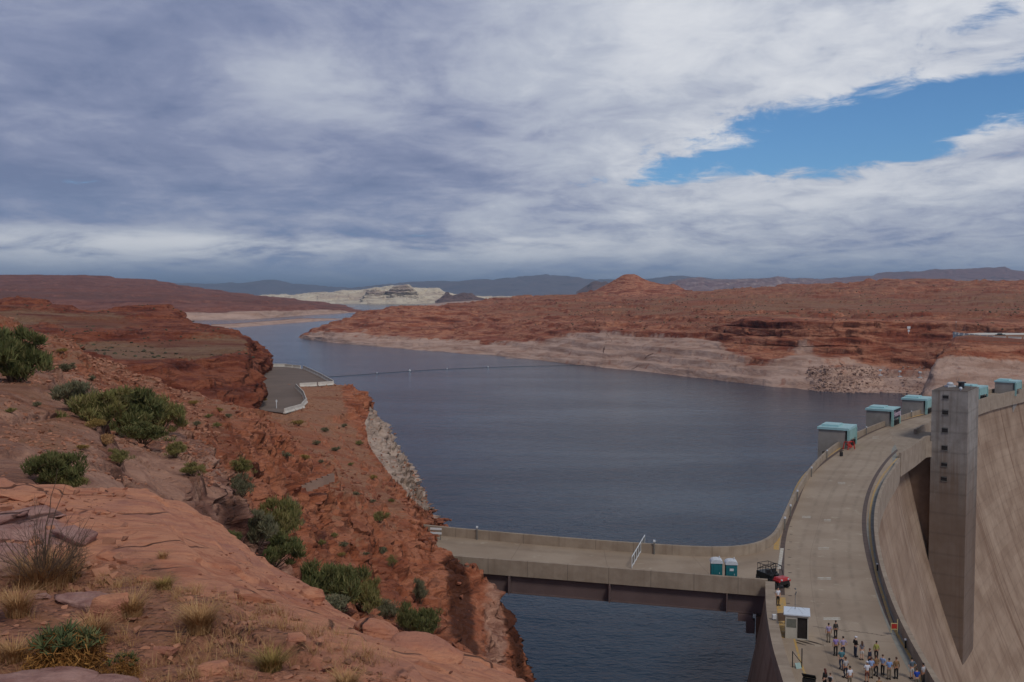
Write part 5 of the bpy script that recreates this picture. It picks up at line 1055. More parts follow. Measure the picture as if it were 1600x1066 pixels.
# red hoist frame and a dark notice board by the first housing
x, y = xy(1327, 702); hf = empty('hoist_frame', (x, y, 0), .55, 'dark red steel work frame standing below the first teal topped housing', 'frame')
for x_, y_ in ((-1.0, -.5), (1.0, -.5), (-1.0, .7), (1.0, .7)): b = MB(); b.tube((x_, y_, 0), (x_*.8, y_*.8, 1.5), .13, .10, 8); b.build('leg', m_redsign, hf)
b = MB(); b.tube((-.8, .0, 1.45), (.8, .0, 1.45), .12); b.tube((-.8, -.4, 1.5), (-.8, .56, 1.5), .08); b.tube((.8, -.4, 1.5), (.8, .56, 1.5), .08); b.tube((-1, -.5, .5), (1, -.5, .5), .06); b.build('beam', m_redsign, hf)
b = MB(); b.tube((-.2, -.3, .9), (-.2, .3, .9), .28, seg=14); b.box((.2, 0, .55), (.7, .5, .5), bev=.05); b.build('winch', m_redsign, hf)
x, y = xy(1314.5, 713); fe = empty('notice_easel', (x, y, 0), .5, 'small dark slanted notice board on the roadway in front of the red frame', 'notice board')
b = MB(); b.box((0, 0, .4), (.6, .3, .8), bev=.02); b.build('base', m_black, fe); b = MB(); b.box((0, -.05, 1.0), (.75, .5, .05), rot=Matrix.Rotation(-.6, 4, 'X')); b.build('panel', m_black, fe)
# swing gate across the bridge
ga = np.array(xy(986.5, 890)); gb = np.array(xy(1008, 852)); gm = (ga+gb)/2; gl_ = np.linalg.norm(gb-ga)*.93; rz = math.atan2(*(gb-ga)[::-1])
sgt = empty('swing_gate', (float(gm[0]), float(gm[1]), 0), rz, 'long white mesh gate closed across the access bridge', 'gate')
b = MB()
for z_ in (.25, 1.35): b.tube((-gl_/2, 0, z_), (gl_/2, 0, z_), .055)
for k in range(7): b.tube((-gl_/2+k*gl_/6, 0, .05), (-gl_/2+k*gl_/6, 0, 1.4), .045)
b.build('frame', m_whitep, sgt)
b = MB()
for k in range(44): b.tube((-gl_/2+k*gl_/44, 0, .25), (-gl_/2+(k+1)*gl_/44, 0, 1.35), .008, seg=4); b.tube((-gl_/2+k*gl_/44, 0, 1.35), (-gl_/2+(k+1)*gl_/44, 0, .25), .008, seg=4)
b.build('mesh', m_steel, sgt)
# parapet lamps: little dark posts
lampi = None
LP = [(752, 1), (1029, 1), (1218, 1), (1228, 1), (1240, 0), (1262, 0), (1287, 0), (1350, 0), (1420, 0)]
for px_, onb in LP:
    i = int(np.argmin(np.abs(800+F*UP[:, 0]/(UP[:, 1]*math.cos(PITCH)+EYE*math.sin(PITCH))-px_))); q = UP[i]+normals(UP)[i]*.6
    if lampi is None:
        o = lampi = empty('parapet_lamp', (0, 0, 0), 0, 'small dark lamp post set against the lake side parapet', 'lamp post', 'lamp posts along the lake side parapet')
        b = MB(); b.box((0, 0, .75), (.14, .14, 1.5)); b.build('post', m_steel, o); b = MB(); b.box((0, 0, 1.6), (.28, .28, .24), bev=.03); b.build('lamp_head', m_cap, o)
    else: o = copy_tree(lampi)
    o.location = (float(q[0]), float(q[1]), 0)
LP2 = None
for px_, py_ in ((1369, 898), (1428, 1008)):
    j = int(np.argmin([abs(800+F*q[0]/(q[1]*math.cos(PITCH)+EYE*math.sin(PITCH))-px_)+abs(q[1]-P(px_, py_)[1]) for q in DN])); q = DN[j]-normals(DN)[j]*.62
    if LP2 is None:
        LP2 = o = empty('kerb_lamp', (0, 0, 0), 0, 'small dark lamp post set against the downstream parapet', 'lamp post', 'lamp posts along the downstream parapet')
        b = MB(); b.box((0, 0, .35), (.13, .13, .7)); b.build('post', m_black, o); b = MB(); b.box((0, 0, .76), (.2, .2, .14), bev=.03); b.build('lamp_head', m_cap, o)
    else: o = copy_tree(LP2)
    o.location = (float(q[0]), float(q[1]), 0)
dr = None
for px_, py_ in ((824, 847), (979, 860), (1153, 867)):
    x, y = xy(px_, py_); b = MB(); b.box((x, y, .03), (.7, .35, .06)); b.build('drain', m_dark, bridge)
# white bar at the cliff side of the bridge
q = PD(681, 832, 124.5); wv = empty('rail_barrier', q, -.2, 'small white two-bar barrier where the bridge meets the red cliff', 'barrier')
b = MB()
for z_ in (-.1, .45): b.box((0, 0, z_), (1.5, .08, .26), bev=.02)
b.build('bars', m_whitep, wv); b = MB()
for x_ in (-.6, .6): b.tube((x_, .08, -1.6), (x_, .08, .55), .05)
b.build('posts', m_steel, wv)
# old low wall on the slope
HPX = None
def projN(Vv):
    x, y, z = Vv[..., 0], Vv[..., 1], Vv[..., 2]-EYE; fw = y*math.cos(PITCH)-z*math.sin(PITCH); up = y*math.sin(PITCH)+z*math.cos(PITCH)
    return 800+F*x/fw, 533-F*up/fw
_cache = {}
def hit(grid, px, py, key, tol=3.0):
    if key not in _cache: _cache[key] = (*projN(grid.reshape(-1, 3)), grid.reshape(-1, 3))
    X, Y, G3 = _cache[key]; t = tol
    while True:
        m = np.where((np.abs(X-px) < t) & (np.abs(Y-py) < t))[0]
        if len(m): break
        t *= 1.6
    j = m[np.argmin(G3[m, 1])]
    return Vector(G3[j].astype(float))
wa = [Vector(PD(px_, py_, D_)) for px_, py_, D_ in zip(np.linspace(452, 521, 9), np.linspace(770, 742, 9), np.linspace(88, 91, 9))]
b = MB()
for p, q in zip(wa, wa[1:]):
    m_ = (p+q)/2; d_ = q-p; b.box((m_.x, m_.y, m_.z-.2), (d_.length+.04, .3, .75), math.atan2(d_.y, d_.x))
rw = b.build('retaining_wall', plain('old_wall', srgb(150, 122, 106), .9, 0, .15, .8)); tag(rw, 'low pale concrete wall set into the orange slope', 'wall')

# ------------------------------------------------------------------ people
def skin_mesh(nodes, edges, sub=1):
    """nodes: (x, y, z, rx, ry)"""
    me = bpy.data.meshes.new('t'); me.from_pydata([n[:3] for n in nodes], edges, []); o = bpy.data.objects.new('t', me); COL.objects.link(o)
    o.modifiers.new('s', 'SKIN'); 
    if not me.skin_vertices: 
        bm = bmesh.new(); bm.from_mesh(me); bm.verts.layers.skin.verify(); bm.to_mesh(me); bm.free()
    for k, n in enumerate(nodes): me.skin_vertices[0].data[k].radius = (n[3], n[4] if len(n) > 4 else n[3])
    me.skin_vertices[0].data[0].use_root = True
    if sub: m_ = o.modifiers.new('u', 'SUBSURF'); m_.levels = sub; m_.render_levels = sub
    dg = bpy.context.evaluated_depsgraph_get(); out = bpy.data.meshes.new_from_object(o.evaluated_get(dg)); bpy.data.objects.remove(o); bpy.data.meshes.remove(me)
    for p in out.polygons: p.use_smooth = True
    return out
_bodies = {}
def build_body(pose, fem):
    k = (pose, fem)
    if k in _bodies: return _bodies[k]
    sw = .19 if not fem else .165; hipw = .095; arm = {'down': (0.0, .0), 'hip': (.14, .10), 'front': (.02, -.16), 'stride': (.02, -.05)}[pose]
    st = .10 if pose != 'stride' else .07; fwd = .13 if pose == 'stride' else 0.02
    nodes = [(0, 0, .96, .135, .105), (0, 0, 1.10, .125, .095), (0, 0, 1.24, .15, .10), (0, .01, 1.38, .15, .09), (0, .01, 1.47, .055, .055), (0, 0, 1.54, .052, .056), (0, -.005, 1.62, .075, .09), (0, -.005, 1.71, .065, .08), (0, 0, 1.755, .03, .035)]
    edges = [(i, i+1) for i in range(8)]
    hands = []
    for s in (-1, 1):
        b0 = len(nodes); f = fwd*s
        nodes += [(s*hipw, 0, .90, .088), (s*(hipw+.01), -f*.5, .50, .058), (s*st, f*.2+.02 if s > 0 else .02-f*.2, .30, .052), (s*st, f*.9*(-1)+.01, .09, .038), (s*st, f*-.9-.10, .035, .036, .030), (s*st, f*-.9-.17, .03, .028, .02)]
        edges += [(0, b0), (b0, b0+1), (b0+1, b0+2), (b0+2, b0+3), (b0+3, b0+4), (b0+4, b0+5)]
        a0 = len(nodes); out_, fr_ = arm; fr2 = fr_+(.10*s if pose == 'stride' else 0)
        el = (s*(sw+.05+out_*.9), .02+(.05 if pose == 'hip' else 0), 1.12); wr = (s*(sw+.06-(.10 if pose == 'front' else 0)-(.02 if pose == 'hip' else 0)), fr2-.03, .90 if pose not in ('front',) else 1.06)
        if pose == 'hip': wr = (s*(sw+.03), -.01, .98)
        nodes += [(s*(sw-.02), .01, 1.40, .055), (*el, .040), (*wr, .028)]
        edges += [(3, a0), (a0, a0+1), (a0+1, a0+2)]
        h0 = len(nodes); d = Vector(wr)-Vector(el); d.normalize(); side = Vector((0, 1, 0)); c = Vector(wr)+d*.05
        nodes.append((*c, .018, .036)); edges.append((a0+2, h0))
        hands.append((c, d, s))
    _bodies[k] = (nodes, edges, hands); return _bodies[k]
skins = [plain('skin_light', srgb(206, 160, 136), .6), plain('skin_tan', srgb(170, 120, 92), .6)]
def fingers_mesh(hands):
    """five bent tapering fingers for each hand, as short closed chains that root in the palm"""
    V = []; Fs = []
    def chain(pts, rads):
        n0 = len(V); seg = 5
        for i, (p, r) in enumerate(zip(pts, rads)):
            d = (pts[min(i+1, len(pts)-1)]-pts[max(i-1, 0)]).normalized(); u = d.orthogonal().normalized(); v = d.cross(u)
            for k in range(seg): a = k*math.tau/seg; V.append(p+(u*math.cos(a)+v*math.sin(a))*r)
        for i in range(len(pts)-1):
            for k in range(seg): Fs.append((n0+i*seg+k, n0+i*seg+(k+1) % seg, n0+(i+1)*seg+(k+1) % seg, n0+(i+1)*seg+k))
        Fs.append(tuple(n0+k for k in range(seg))[::-1]); Fs.append(tuple(n0+(len(pts)-1)*seg+k for k in range(seg)))
    for c, d, s in hands:
        side = Vector((0, 1, 0)); inn = Vector((-s, 0, 0))
        for k, (off, ln) in enumerate(((-.028, .072), (-.010, .082), (.009, .076), (.027, .060))):
            p0 = c+side*off+d*.02; p1 = p0+d*ln*.5+inn*.006; p2 = p1+d*ln*.3+inn*.02; p3 = p2+d*ln*.2+inn*.022; chain([p0, p1, p2, p3], [.010, .0095, .0085, .006])
        p0 = c-side*.030-d*.015; p1 = p0-side*.022+d*.028+inn*.01; p2 = p1-side*.006+d*.028+inn*.01; chain([p0, p1, p2], [.012, .0105, .007])
    return V, Fs
def person(px, py, face, shirt, legs, hair, label, pose='down', fem=False, shorts=False, cap=None, h=1.76, sleeves='short', long_hair=False, skirt=False, bag=None, face_dir=None):
    x, y = xy(px, py); o = bpy.data.objects.new('person', None); COL.objects.link(o); o.location = (x, y, .0); o.rotation_euler.z = face; s_ = h/1.76; o.scale = (s_,)*3
    tag(o, label, 'person', 'people gathered on the dam roadway' if py > 990 else None)
    nodes, edges, hands = build_body(pose, fem); sk = random.choice(skins)
    me = skin_mesh(nodes, edges, 1)
    bm = bmesh.new(); bm.from_mesh(me)
    V, Fs = fingers_mesh(hands); vs = [bm.verts.new(v) for v in V]
    for f in Fs:
        try: bm.faces.new([vs[i] for i in f])
        except ValueError: pass
    # nose, ears, brow on the head
    for c_, r_, q_ in (((0, -.098, 1.635), .016, (1, 1.2, 1.5)), ((-.075, 0, 1.635), .018, (.5, .9, 1.4)), ((.075, 0, 1.635), .018, (.5, .9, 1.4)), ((0, -.085, 1.585), .02, (1.2, .5, .4))):
        bmesh.ops.create_icosphere(bm, subdivisions=1, radius=r_, matrix=Matrix.Translation(c_) @ Matrix.Diagonal((*q_, 1)))
    bmesh.ops.recalc_face_normals(bm, faces=bm.faces); bm.to_mesh(me); bm.free()
    body = bpy.data.objects.new('body', me); COL.objects.link(body); body.parent = o; me.materials.append(sk)
    for p in me.polygons: p.use_smooth = True
    # eyes
    b = MB(); b.ball((-.03, -.085, 1.655), .012, 1); b.build('eye', m_black, o); b = MB(); b.ball((.03, -.085, 1.655), .012, 1); b.build('eye', m_black, o)
    # shirt over torso and upper arms
    nn = [(0, 0, .95, .155, .125), (0, 0, 1.10, .15, .115), (0, 0, 1.24, .17, .12), (0, .01, 1.385, .165, .105), (0, .01, 1.455, .075, .07)]; ee = [(0, 1), (1, 2), (2, 3), (3, 4)]
    ia = [i for i, n in enumerate(nodes) if abs(n[2]-1.40) < 1e-6 and abs(n[0]) > .1]
    for a0 in ia:
        sh, el, wr = nodes[a0], nodes[a0+1], nodes[a0+2]; b0 = len(nn)
        nn.append((sh[0], sh[1], sh[2], .072)); ee.append((3, b0))
        if sleeves == 'short': nn.append((sh[0]+(el[0]-sh[0])*.75, sh[1]+(el[1]-sh[1])*.75, sh[2]+(el[2]-sh[2])*.75, .058)); ee.append((b0, b0+1))
        else: nn.append((*el[:3], .052)); nn.append((*wr[:3], .040)); ee += [(b0, b0+1), (b0+1, b0+2)]
    so = bpy.data.objects.new('shirt', skin_mesh(nn, ee, 1)); COL.objects.link(so); so.parent = o; so.data.materials.append(shirt)
    # trousers, shorts or skirt
    nn = [(0, 0, 1.0, .145, .118), (0, 0, .92, .15, .12)]; ee = [(0, 1)]
    il = [i for i, n in enumerate(nodes) if abs(n[2]-.90) < 1e-6 and abs(n[0]-(-.095)) < .01 or abs(n[2]-.90) < 1e-6 and abs(n[0]-.095) < .01]
    for a0 in il:
        hp, kn, sh, an = nodes[a0], nodes[a0+1], nodes[a0+2], nodes[a0+3]; b0 = len(nn)
        nn.append((hp[0], hp[1], hp[2]-.04, .10)); ee.append((1, b0))
        if shorts: nn.append((kn[0], kn[1], kn[2]+.04, .085)); ee.append((b0, b0+1))
        else: nn += [(*kn[:3], .074), (*sh[:3], .066), (an[0], an[1], an[2]+.0, .062)]; ee += [(b0, b0+1), (b0+1, b0+2), (b0+2, b0+3)]
    to = bpy.data.objects.new('shorts' if shorts else 'trousers', skin_mesh(nn, ee, 1)); COL.objects.link(to); to.parent = o; to.data.materials.append(legs)
    for a0 in il:
        an, toe = nodes[a0+3], nodes[a0+5]; b = MB(); m_ = ((an[0]+toe[0])/2, (an[1]+toe[1])/2+.0, .05); b.box(m_, (.10, .28, .10), bev=.035); b.build('shoe', m_black, o)
    b = MB()
    if cap is None:
        b.ball((0, .015, 1.69), .102, 2, (.85, 1.0, .92))
        if long_hair: b.ball((0, .06, 1.56), .11, 2, (1.0, .65, 1.7)); b.ball((0, .085, 1.43), .09, 2, (1.0, .55, 1.5))
        hb = b.build('hair', hair, o, True)
        for v in hb.data.vertices:     # clear the face
            if v.co.y < -.045 and v.co.z < 1.70: v.co.y = -.045
    else:
        b.ball((0, .02, 1.65), .094, 2, (.86, .95, .9)); hb = b.build('hair', hair, o, True)
        for v in hb.data.vertices:
            if v.co.y < -.045: v.co.y = -.045
        b = MB(); b.ball((0, 0, 1.705), .108, 2, (.9, 1.02, .75)); b.box((0, -.12, 1.695), (.15, .12, .015), bev=.005); b.build('cap', cap, o, True)
    if bag: b = MB(); b.box((.0, .16, 1.22), (.28, .14, .4), bev=.05); b.build('bag', bag, o)
    return o
def cl(name, r, g_, b_): return plain('cloth_'+name, srgb(r, g_, b_), .85, 0, .08, 6)
navy = cl('navy', 34, 38, 58); blk = cl('black', 24, 22, 24); khaki = cl('khaki', 120, 108, 92); jeans = cl('jeans', 52, 62, 86); dgrey = cl('dark_grey', 62, 58, 56)
lav = cl('lavender', 158, 146, 180); lil = cl('lilac', 146, 124, 184); teal_ = cl('teal', 76, 120, 130); white_ = cl('white', 208, 210, 220); pgrey = cl('pale_grey', 168, 164, 166); blue_ = cl('blue', 120, 148, 196); lblue = cl('light_blue', 140, 160, 200); royal = cl('royal', 30, 66, 160); brown_ = cl('brown', 128, 98, 66); olive_ = cl('yellow_green', 160, 158, 84); maroon = cl('maroon', 96, 50, 46); stripe = cl('striped', 110, 108, 118); slate = cl('slate', 88, 100, 112); striw = cl('white_shorts', 196, 192, 190)
hd = plain('hair_dark', (.02, .014, .01), .7); hb_ = plain('hair_brown', srgb(84, 58, 44), .7); hg = plain('hair_grey', srgb(130, 124, 118), .7); hr = plain('hair_red', srgb(96, 40, 30), .7)
pi = math.pi
# (facing: 0 looks at the camera, pi looks away along the dam)
PE = [
 (1294.5, 1004, pi-.1, lav, khaki, hd, 'man in pale lavender shirt and khaki trousers at the head of the group', {}),
 (1305.5, 998, pi, dgrey, blk, hd, 'person in dark clothes just right of the man in khaki trousers', dict(h=1.66, fem=True, sleeves='long')),
 (1305.5, 1025, pi, lil, blk, hd, 'man in lilac shirt and black trousers, left one of the lilac pair', {}),
 (1317, 1026, pi+.1, lav, navy, hd, 'man in lavender shirt behind the one in the teal shirt', dict(pose='hip')),
 (1314.5, 1047, pi-.1, teal_, jeans, hd, 'tall man in a teal shirt with dark jeans', dict(h=1.86, pose='stride')),
 (1321, 1060, pi+.3, pgrey, navy, hb_, 'person in pale grey top and navy trousers below the teal shirt', dict(pose='stride')),
 (1327.5, 1075, pi+.2, white_, khaki, hd, 'man in white shirt and khaki trousers near the bottom edge', {}),
 (1336.5, 1026, pi-1.2, blk, jeans, hg, 'person in black top, jeans and a white cap', dict(cap=white_, pose='front', sleeves='long')),
 (1346.5, 1031.5, pi+.1, stripe, striw, hb_, 'woman with long brown hair, grey striped top and pale shorts', dict(fem=True, shorts=True, long_hair=True, h=1.64)),
 (1358.5, 1043, pi+.6, navy, navy, hb_, 'person in navy clothes behind the man in the white cap and T-shirt', dict(fem=True, h=1.62, sleeves='long')),
 (1369, 1032, pi-.3, olive_, blk, hd, 'woman with dark curly hair in a yellow green top', dict(fem=True, pose='stride', h=1.68, sleeves='long')),
 (1361, 1060, pi, lblue, khaki, hb_, 'person in light blue shirt half hidden behind the white T-shirt', {}),
 (1354.5, 1067, pi, white_, maroon, hg, 'man in white T-shirt, maroon shorts and a white cap', dict(shorts=True, cap=white_, pose='front')),
 (1368.5, 1057, pi+.2, brown_, blk, hb_, 'person in brown shirt and black trousers, left one of the brown pair', dict(pose='stride')),
 (1379, 1055, pi-.8, lblue, blk, hb_, 'slim person in pale blue shirt between the brown and blue shirts', dict(pose='front', h=1.70)),
 (1389, 1062, pi, blue_, khaki, hd, 'broad man in a blue shirt and khaki trousers', dict(pose='front')),
 (1400, 1061, pi+.1, brown_, blk, hb_, 'person in brown jacket and black trousers next to the yellow kerb', dict(sleeves='long', h=1.80)),
 (1424.5, 1061, pi+.2, slate, striw, hd, 'person in slate shirt and pale shorts with hands on hips', dict(pose='hip', shorts=True)),
 (1432, 1077, pi, royal, khaki, hb_, 'person in a bright royal blue shirt', dict(h=1.70)),
 (1442, 1070, pi+.6, pgrey, dgrey, hd, 'person in pale grey shirt beside the downstream parapet', {}),
 (1288.5, 1078, pi+.5, blk, blk, hr, 'woman with long auburn hair in black clothes', dict(fem=True, long_hair=True, sleeves='long', h=1.70)),
 (1297, 1082, pi-.4, pgrey, navy, hb_, 'smaller person in grey with a dark bag beside the auburn haired woman', dict(fem=True, h=1.55, bag=blk)),
 (1373, 1093, pi, brown_, khaki, hb_, 'person whose brown haired head just shows at the bottom edge', {}),
 (1215.5, 946, pi*.1, white_, blk, hd, 'guard in white shirt and black trousers in front of the buggy', dict(h=1.80)),
]
for px_, py_, fc_, sh_, lg_, hr_, lb, kw in PE: person(px_, py_, fc_, sh_, lg_, hr_, lb, **kw)
for o in list(COL.objects):
    if o.get('category') == 'person' and o.location.x < 28 and 'guard' in o['label']: o.location.z = .01

# ------------------------------------------------------------------ loose rock
def hull_rock(dims, seed, n=16, bev=.06, rough=.03, sub=2):
    r = random.Random(seed); bm = bmesh.new()
    for _ in range(n):
        v = Vector((r.uniform(-1, 1), r.uniform(-1, 1), r.uniform(-1, 1))); m_ = max(abs(v.x), abs(v.y), abs(v.z)); v = v/m_*r.uniform(.8, 1); bm.verts.new((v.x*dims[0]/2, v.y*dims[1]/2, v.z*dims[2]/2))
    bmesh.ops.convex_hull(bm, input=bm.verts[:]); bmesh.ops.delete(bm, geom=[v for v in bm.verts if not v.link_faces], context='VERTS')
    bmesh.ops.dissolve_limit(bm, angle_limit=.25, verts=bm.verts[:], edges=bm.edges[:])
    if bev: bmesh.ops.bevel(bm, geom=bm.edges[:]+bm.verts[:], offset=min(dims)*bev, segments=2, affect='EDGES', profile=.6)
    bmesh.ops.triangulate(bm, faces=bm.faces[:])
    for _ in range(sub): bmesh.ops.subdivide_edges(bm, edges=bm.edges[:], cuts=1, use_grid_fill=True)
    me = bpy.data.meshes.new('rock'); bm.to_mesh(me); bm.free()
    co = np.zeros(len(me.vertices)*3, np.float32); me.vertices.foreach_get('co', co); co = co.reshape(-1, 3); me.update()
    nm = np.zeros(len(me.vertices)*3, np.float32); me.vertices.foreach_get('normal', nm); nm = nm.reshape(-1, 3)
    d_ = fbm(co*[1, 1, 2.2]+seed*3.3, max(dims)*.35, 5, .55); co = co+nm*(d_*rough*max(dims))[:, None]; me.vertices.foreach_set('co', co.ravel()); me.update()
    for p in me.polygons: p.use_smooth = True
    return me
def smooth_rock(dims, seed, rough=.05):
    bm = bmesh.new(); bmesh.ops.create_icosphere(bm, subdivisions=5, radius=.5); me = bpy.data.meshes.new('rock'); bm.to_mesh(me); bm.free()
    co = np.zeros(len(me.vertices)*3, np.float32); me.vertices.foreach_get('co', co); co = co.reshape(-1, 3)
    co = np.sign(co)*np.abs(co*2)**.8/2; d_ = fbm(co*[1, 1, 1.5]+seed*3.3, .7, 2, .5)*.16+fbm(co*[1, 1, 3]+seed, .3, 5, .55)*rough
    co = co*(1+d_)[:, None]*np.array(dims); me.vertices.foreach_set('co', co.astype(np.float32).ravel()); me.update()
    for p in me.polygons: p.use_smooth = True
    return me
def rock(name, px, py, dims, rz, label, seed, tilt=(0, 0), mat_=None, grid='l', pale=.0, lift=.2, rough=.03):
    p = hit(LV if grid == 'l' else HV, px, py, grid, 3 if grid == 'l' else 4); me = (smooth_rock(dims, seed, max(rough, .05)) if name == 'boulder' else hull_rock(dims, seed, rough=rough)); me.materials.append(mat_ or m_slab)
    a = me.attributes.new('pale', 'FLOAT', 'POINT'); a.data.foreach_set('value', np.full(len(me.vertices), pale, np.float32))
    o = bpy.data.objects.new(name, me); COL.objects.link(o); o.location = (p.x, p.y, p.z+dims[2]*lift); o.rotation_euler = (tilt[0], tilt[1], rz); tag(o, label, 'rock'); return o
rock('flat_rock', 128, 942, (.50, .22, .10), -.30, 'long flat slab with a pale grey top lying below the dead bush', 3, (.14, .12), pale=.75)
rock('sandstone_block', 176, 958, (.26, .2, .17), -.35, 'reddish sandstone block just below the long pale slab', 5, (.1, .08))
rock('sandstone_block', 62, 806, (.52, .42, .13), .2, 'broad pinkish block above the dead bush at the left', 8, (.05, -.05), pale=.9)
rock('flat_rock', 12, 812, (.42, .32, .10), .5, 'thin slab at the left edge above the dead bush', 11, (.1, 0), pale=.6)
rock('flat_rock', 32, 775, (.5, .3, .08), .1, 'thin slab on the ledge rim at the far left', 12, (.0, .05), pale=.3)
rock('flat_rock', 84, 786, (.3, .2, .06), -.3, 'small thin slab leaning near the ledge rim', 14, (.15, .1))
rock('sandstone_block', 112, 840, (.46, .34, .12), -.4, 'pinkish flat block right of the dead bush top', 17, (.1, .05), pale=.9)
rock('sandstone_block', 20, 842, (.40, .3, .14), .3, 'pinkish block between the left edge and the dead bush', 18, (.1, .05), pale=.8)
rock('boulder', 0, 890, (.42, .36, .26), .4, 'rounded pinkish boulder cut by the left edge', 19, (0, 0), pale=.9)
rock('boulder', 50, 1082, (.62, .3, .13), .1, 'pale pink knobbly rock in the bottom left corner', 23, (0, 0), pale=1.2, lift=.2, rough=.08)
rock('boulder', 155, 1080, (.36, .22, .10), -.2, 'pale pink rock at the bottom edge beside the leafy clumps', 29, (0, 0), pale=1.1, lift=.2, rough=.08)
rock('boulder', 590, 992, (.34, .3, .20), .3, 'rounded orange boulder on the rim of the ledge', 31, (0, .2), lift=.1)
rock('boulder', 489, 935, (.22, .26, .16), .2, 'small rounded orange boulder on the ledge rim above the dark bush', 37, (0, .2), lift=.15)
rock('boulder', 668, 1022, (.5, .42, .2), -.4, 'smooth orange boulder at the lower end of the ledge rim', 41, (0, .25), lift=.0)
rock('stone', 68, 933, (.10, .07, .05), .2, 'small grey stone left of the long pale slab', 43, (0, 0), pale=1.0)
rock('stone', 466, 998, (.11, .08, .05), .2, 'small dark stone lying on the smooth ledge', 47)
rock('stone', 262, 1016, (.13, .10, .05), -.2, 'flat reddish stone among the dry grass', 53)
rock('stone', 330, 1050, (.16, .11, .08), .6, 'rounded brown stone at the bottom edge', 59)
rock('flat_rock', 168, 868, (.26, .16, .07), -.5, 'reddish slab fragment right of the dead bush', 61, (.1, .2))
rock('flat_rock', 160, 800, (.2, .1, .05), -.3, 'little slab fragment on the upper ledge', 67, (.1, .1))
rock('flat_rock', 405, 938, (.34, .1, .05), -.55, 'thin raised flake of rock along the ledge rim', 71, (.1, .1))
rock('flat_rock', 235, 905, (.22, .12, .05), -.4, 'broken flake beside the ledge crack', 73, (.1, .1))
def stones(name, grid, key, region, n, smin, smax, material, seed, bias=None, power=2.0, label=None, flatness=.6):
    """loose stones nobody could count: one mesh over a picture region of a terrain sheet"""
    r = np.random.default_rng(seed)
    protos = []
    for k in range(6):
        me = hull_rock((1, .8, flatness), seed*10+k, n=12, bev=.0, rough=.0, sub=0); co = np.zeros(len(me.vertices)*3, np.float32); me.vertices.foreach_get('co', co); me.calc_loop_triangles()
        t = np.array([list(lt.vertices) for lt in me.loop_triangles]); protos.append((co.reshape(-1, 3), t)); bpy.data.meshes.remove(me)
    hit(grid, 0, 0, key)if key not in _cache else None
    X, Y, G3 = _cache[key]; m = np.where(region(X, Y, G3))[0]
    nr_, nc_ = grid.shape[:2]; g2 = grid
    # weight by world cell area so that the scatter is even on the ground
    du = np.linalg.norm(np.gradient(g2, axis=1), axis=2); dv = np.linalg.norm(np.gradient(g2, axis=0), axis=2); w_ = (du*dv).ravel()[m]
    w_ = w_/np.maximum(G3[m, 1], 2)**1.6
    cl_ = sstep(fbm(G3[m], 1.5 if key == 'l' else 7, 3), -.25, .35)+.08; w_ = w_*cl_
    idx = r.choice(m, n, p=w_/w_.sum()); V = []; T = []; o0 = 0
    for j in idx:
        co, t = protos[r.integers(6)]; s_ = (smin+(smax-smin)*r.random()**power)*(G3[j, 1] if key == 'h' else 1.0); a = r.random()*6.28; ta = r.normal()*.25
        s_ *= 1.0
        M = np.array(Matrix.Rotation(a, 3, 'Z') @ Matrix.Rotation(ta, 3, 'X')); c = (co*s_*(1, r.uniform(.6, 1), r.uniform(.5, 1))) @ M.T
        jit = r.normal(size=3)*[.6*s_, .6*s_, 0]; V.append(c+G3[j]+jit+[0, 0, s_*flatness*.15]); T.append(t+o0); o0 += len(c)
    o = mesh_np(name, np.concatenate(V), np.concatenate(T), material, smooth=False); tag(o, kind='stuff'); return o
hit(LV, 300, 950, 'l'); hit(HV, 300, 800, 'h')
m_stone = plain('loose_stone', srgb(162, 112, 88), .95, 0, .35, 2.0, .01); m_stone2 = plain('loose_stone_dark', srgb(140, 86, 64), .95, 0, .4, .6, .02)
stones('gravel', LV, 'l', lambda X, Y, G_: (Y > 925) & (X < 640) & (X > -200) & (Y < 1140) & (Y-925 > (X-380)*.55), 9000, .008, .07, m_stone, 3, power=3.5)
stones('gravel', LV, 'l', lambda X, Y, G_: (Y > 765) & (Y < 930) & (X < 190) & (X > -200), 2200, .012, .13, m_stone, 4, power=3)
stones('gravel', LV, 'l', lambda X, Y, G_: (Y > 860) & (Y < 1060) & (X < 740) & (X > 300), 700, .006, .035, m_stone2, 5, power=2.5)
stones('rubble', HV, 'h', lambda X, Y, G_: (Y > 480) & (X < 330) & (X > -200) & (Y < 760) & (G_[:, 1] < 120), 15000, .0010, .0075, m_stone, 6, power=3.6)
stones('rubble', HV, 'h', lambda X, Y, G_: (Y > 600) & (X < 760) & (X > 250) & (Y < 1060) & (G_[:, 1] < 150), 8000, .0011, .0085, m_stone2, 7, power=5)
stones('rubble', HV, 'h', lambda X, Y, G_: (Y > 600) & (X < 680) & (X > 440) & (Y < 860) & (G_[:, 1] > 105), 3000, .001, .004, m_stone, 8, power=3)

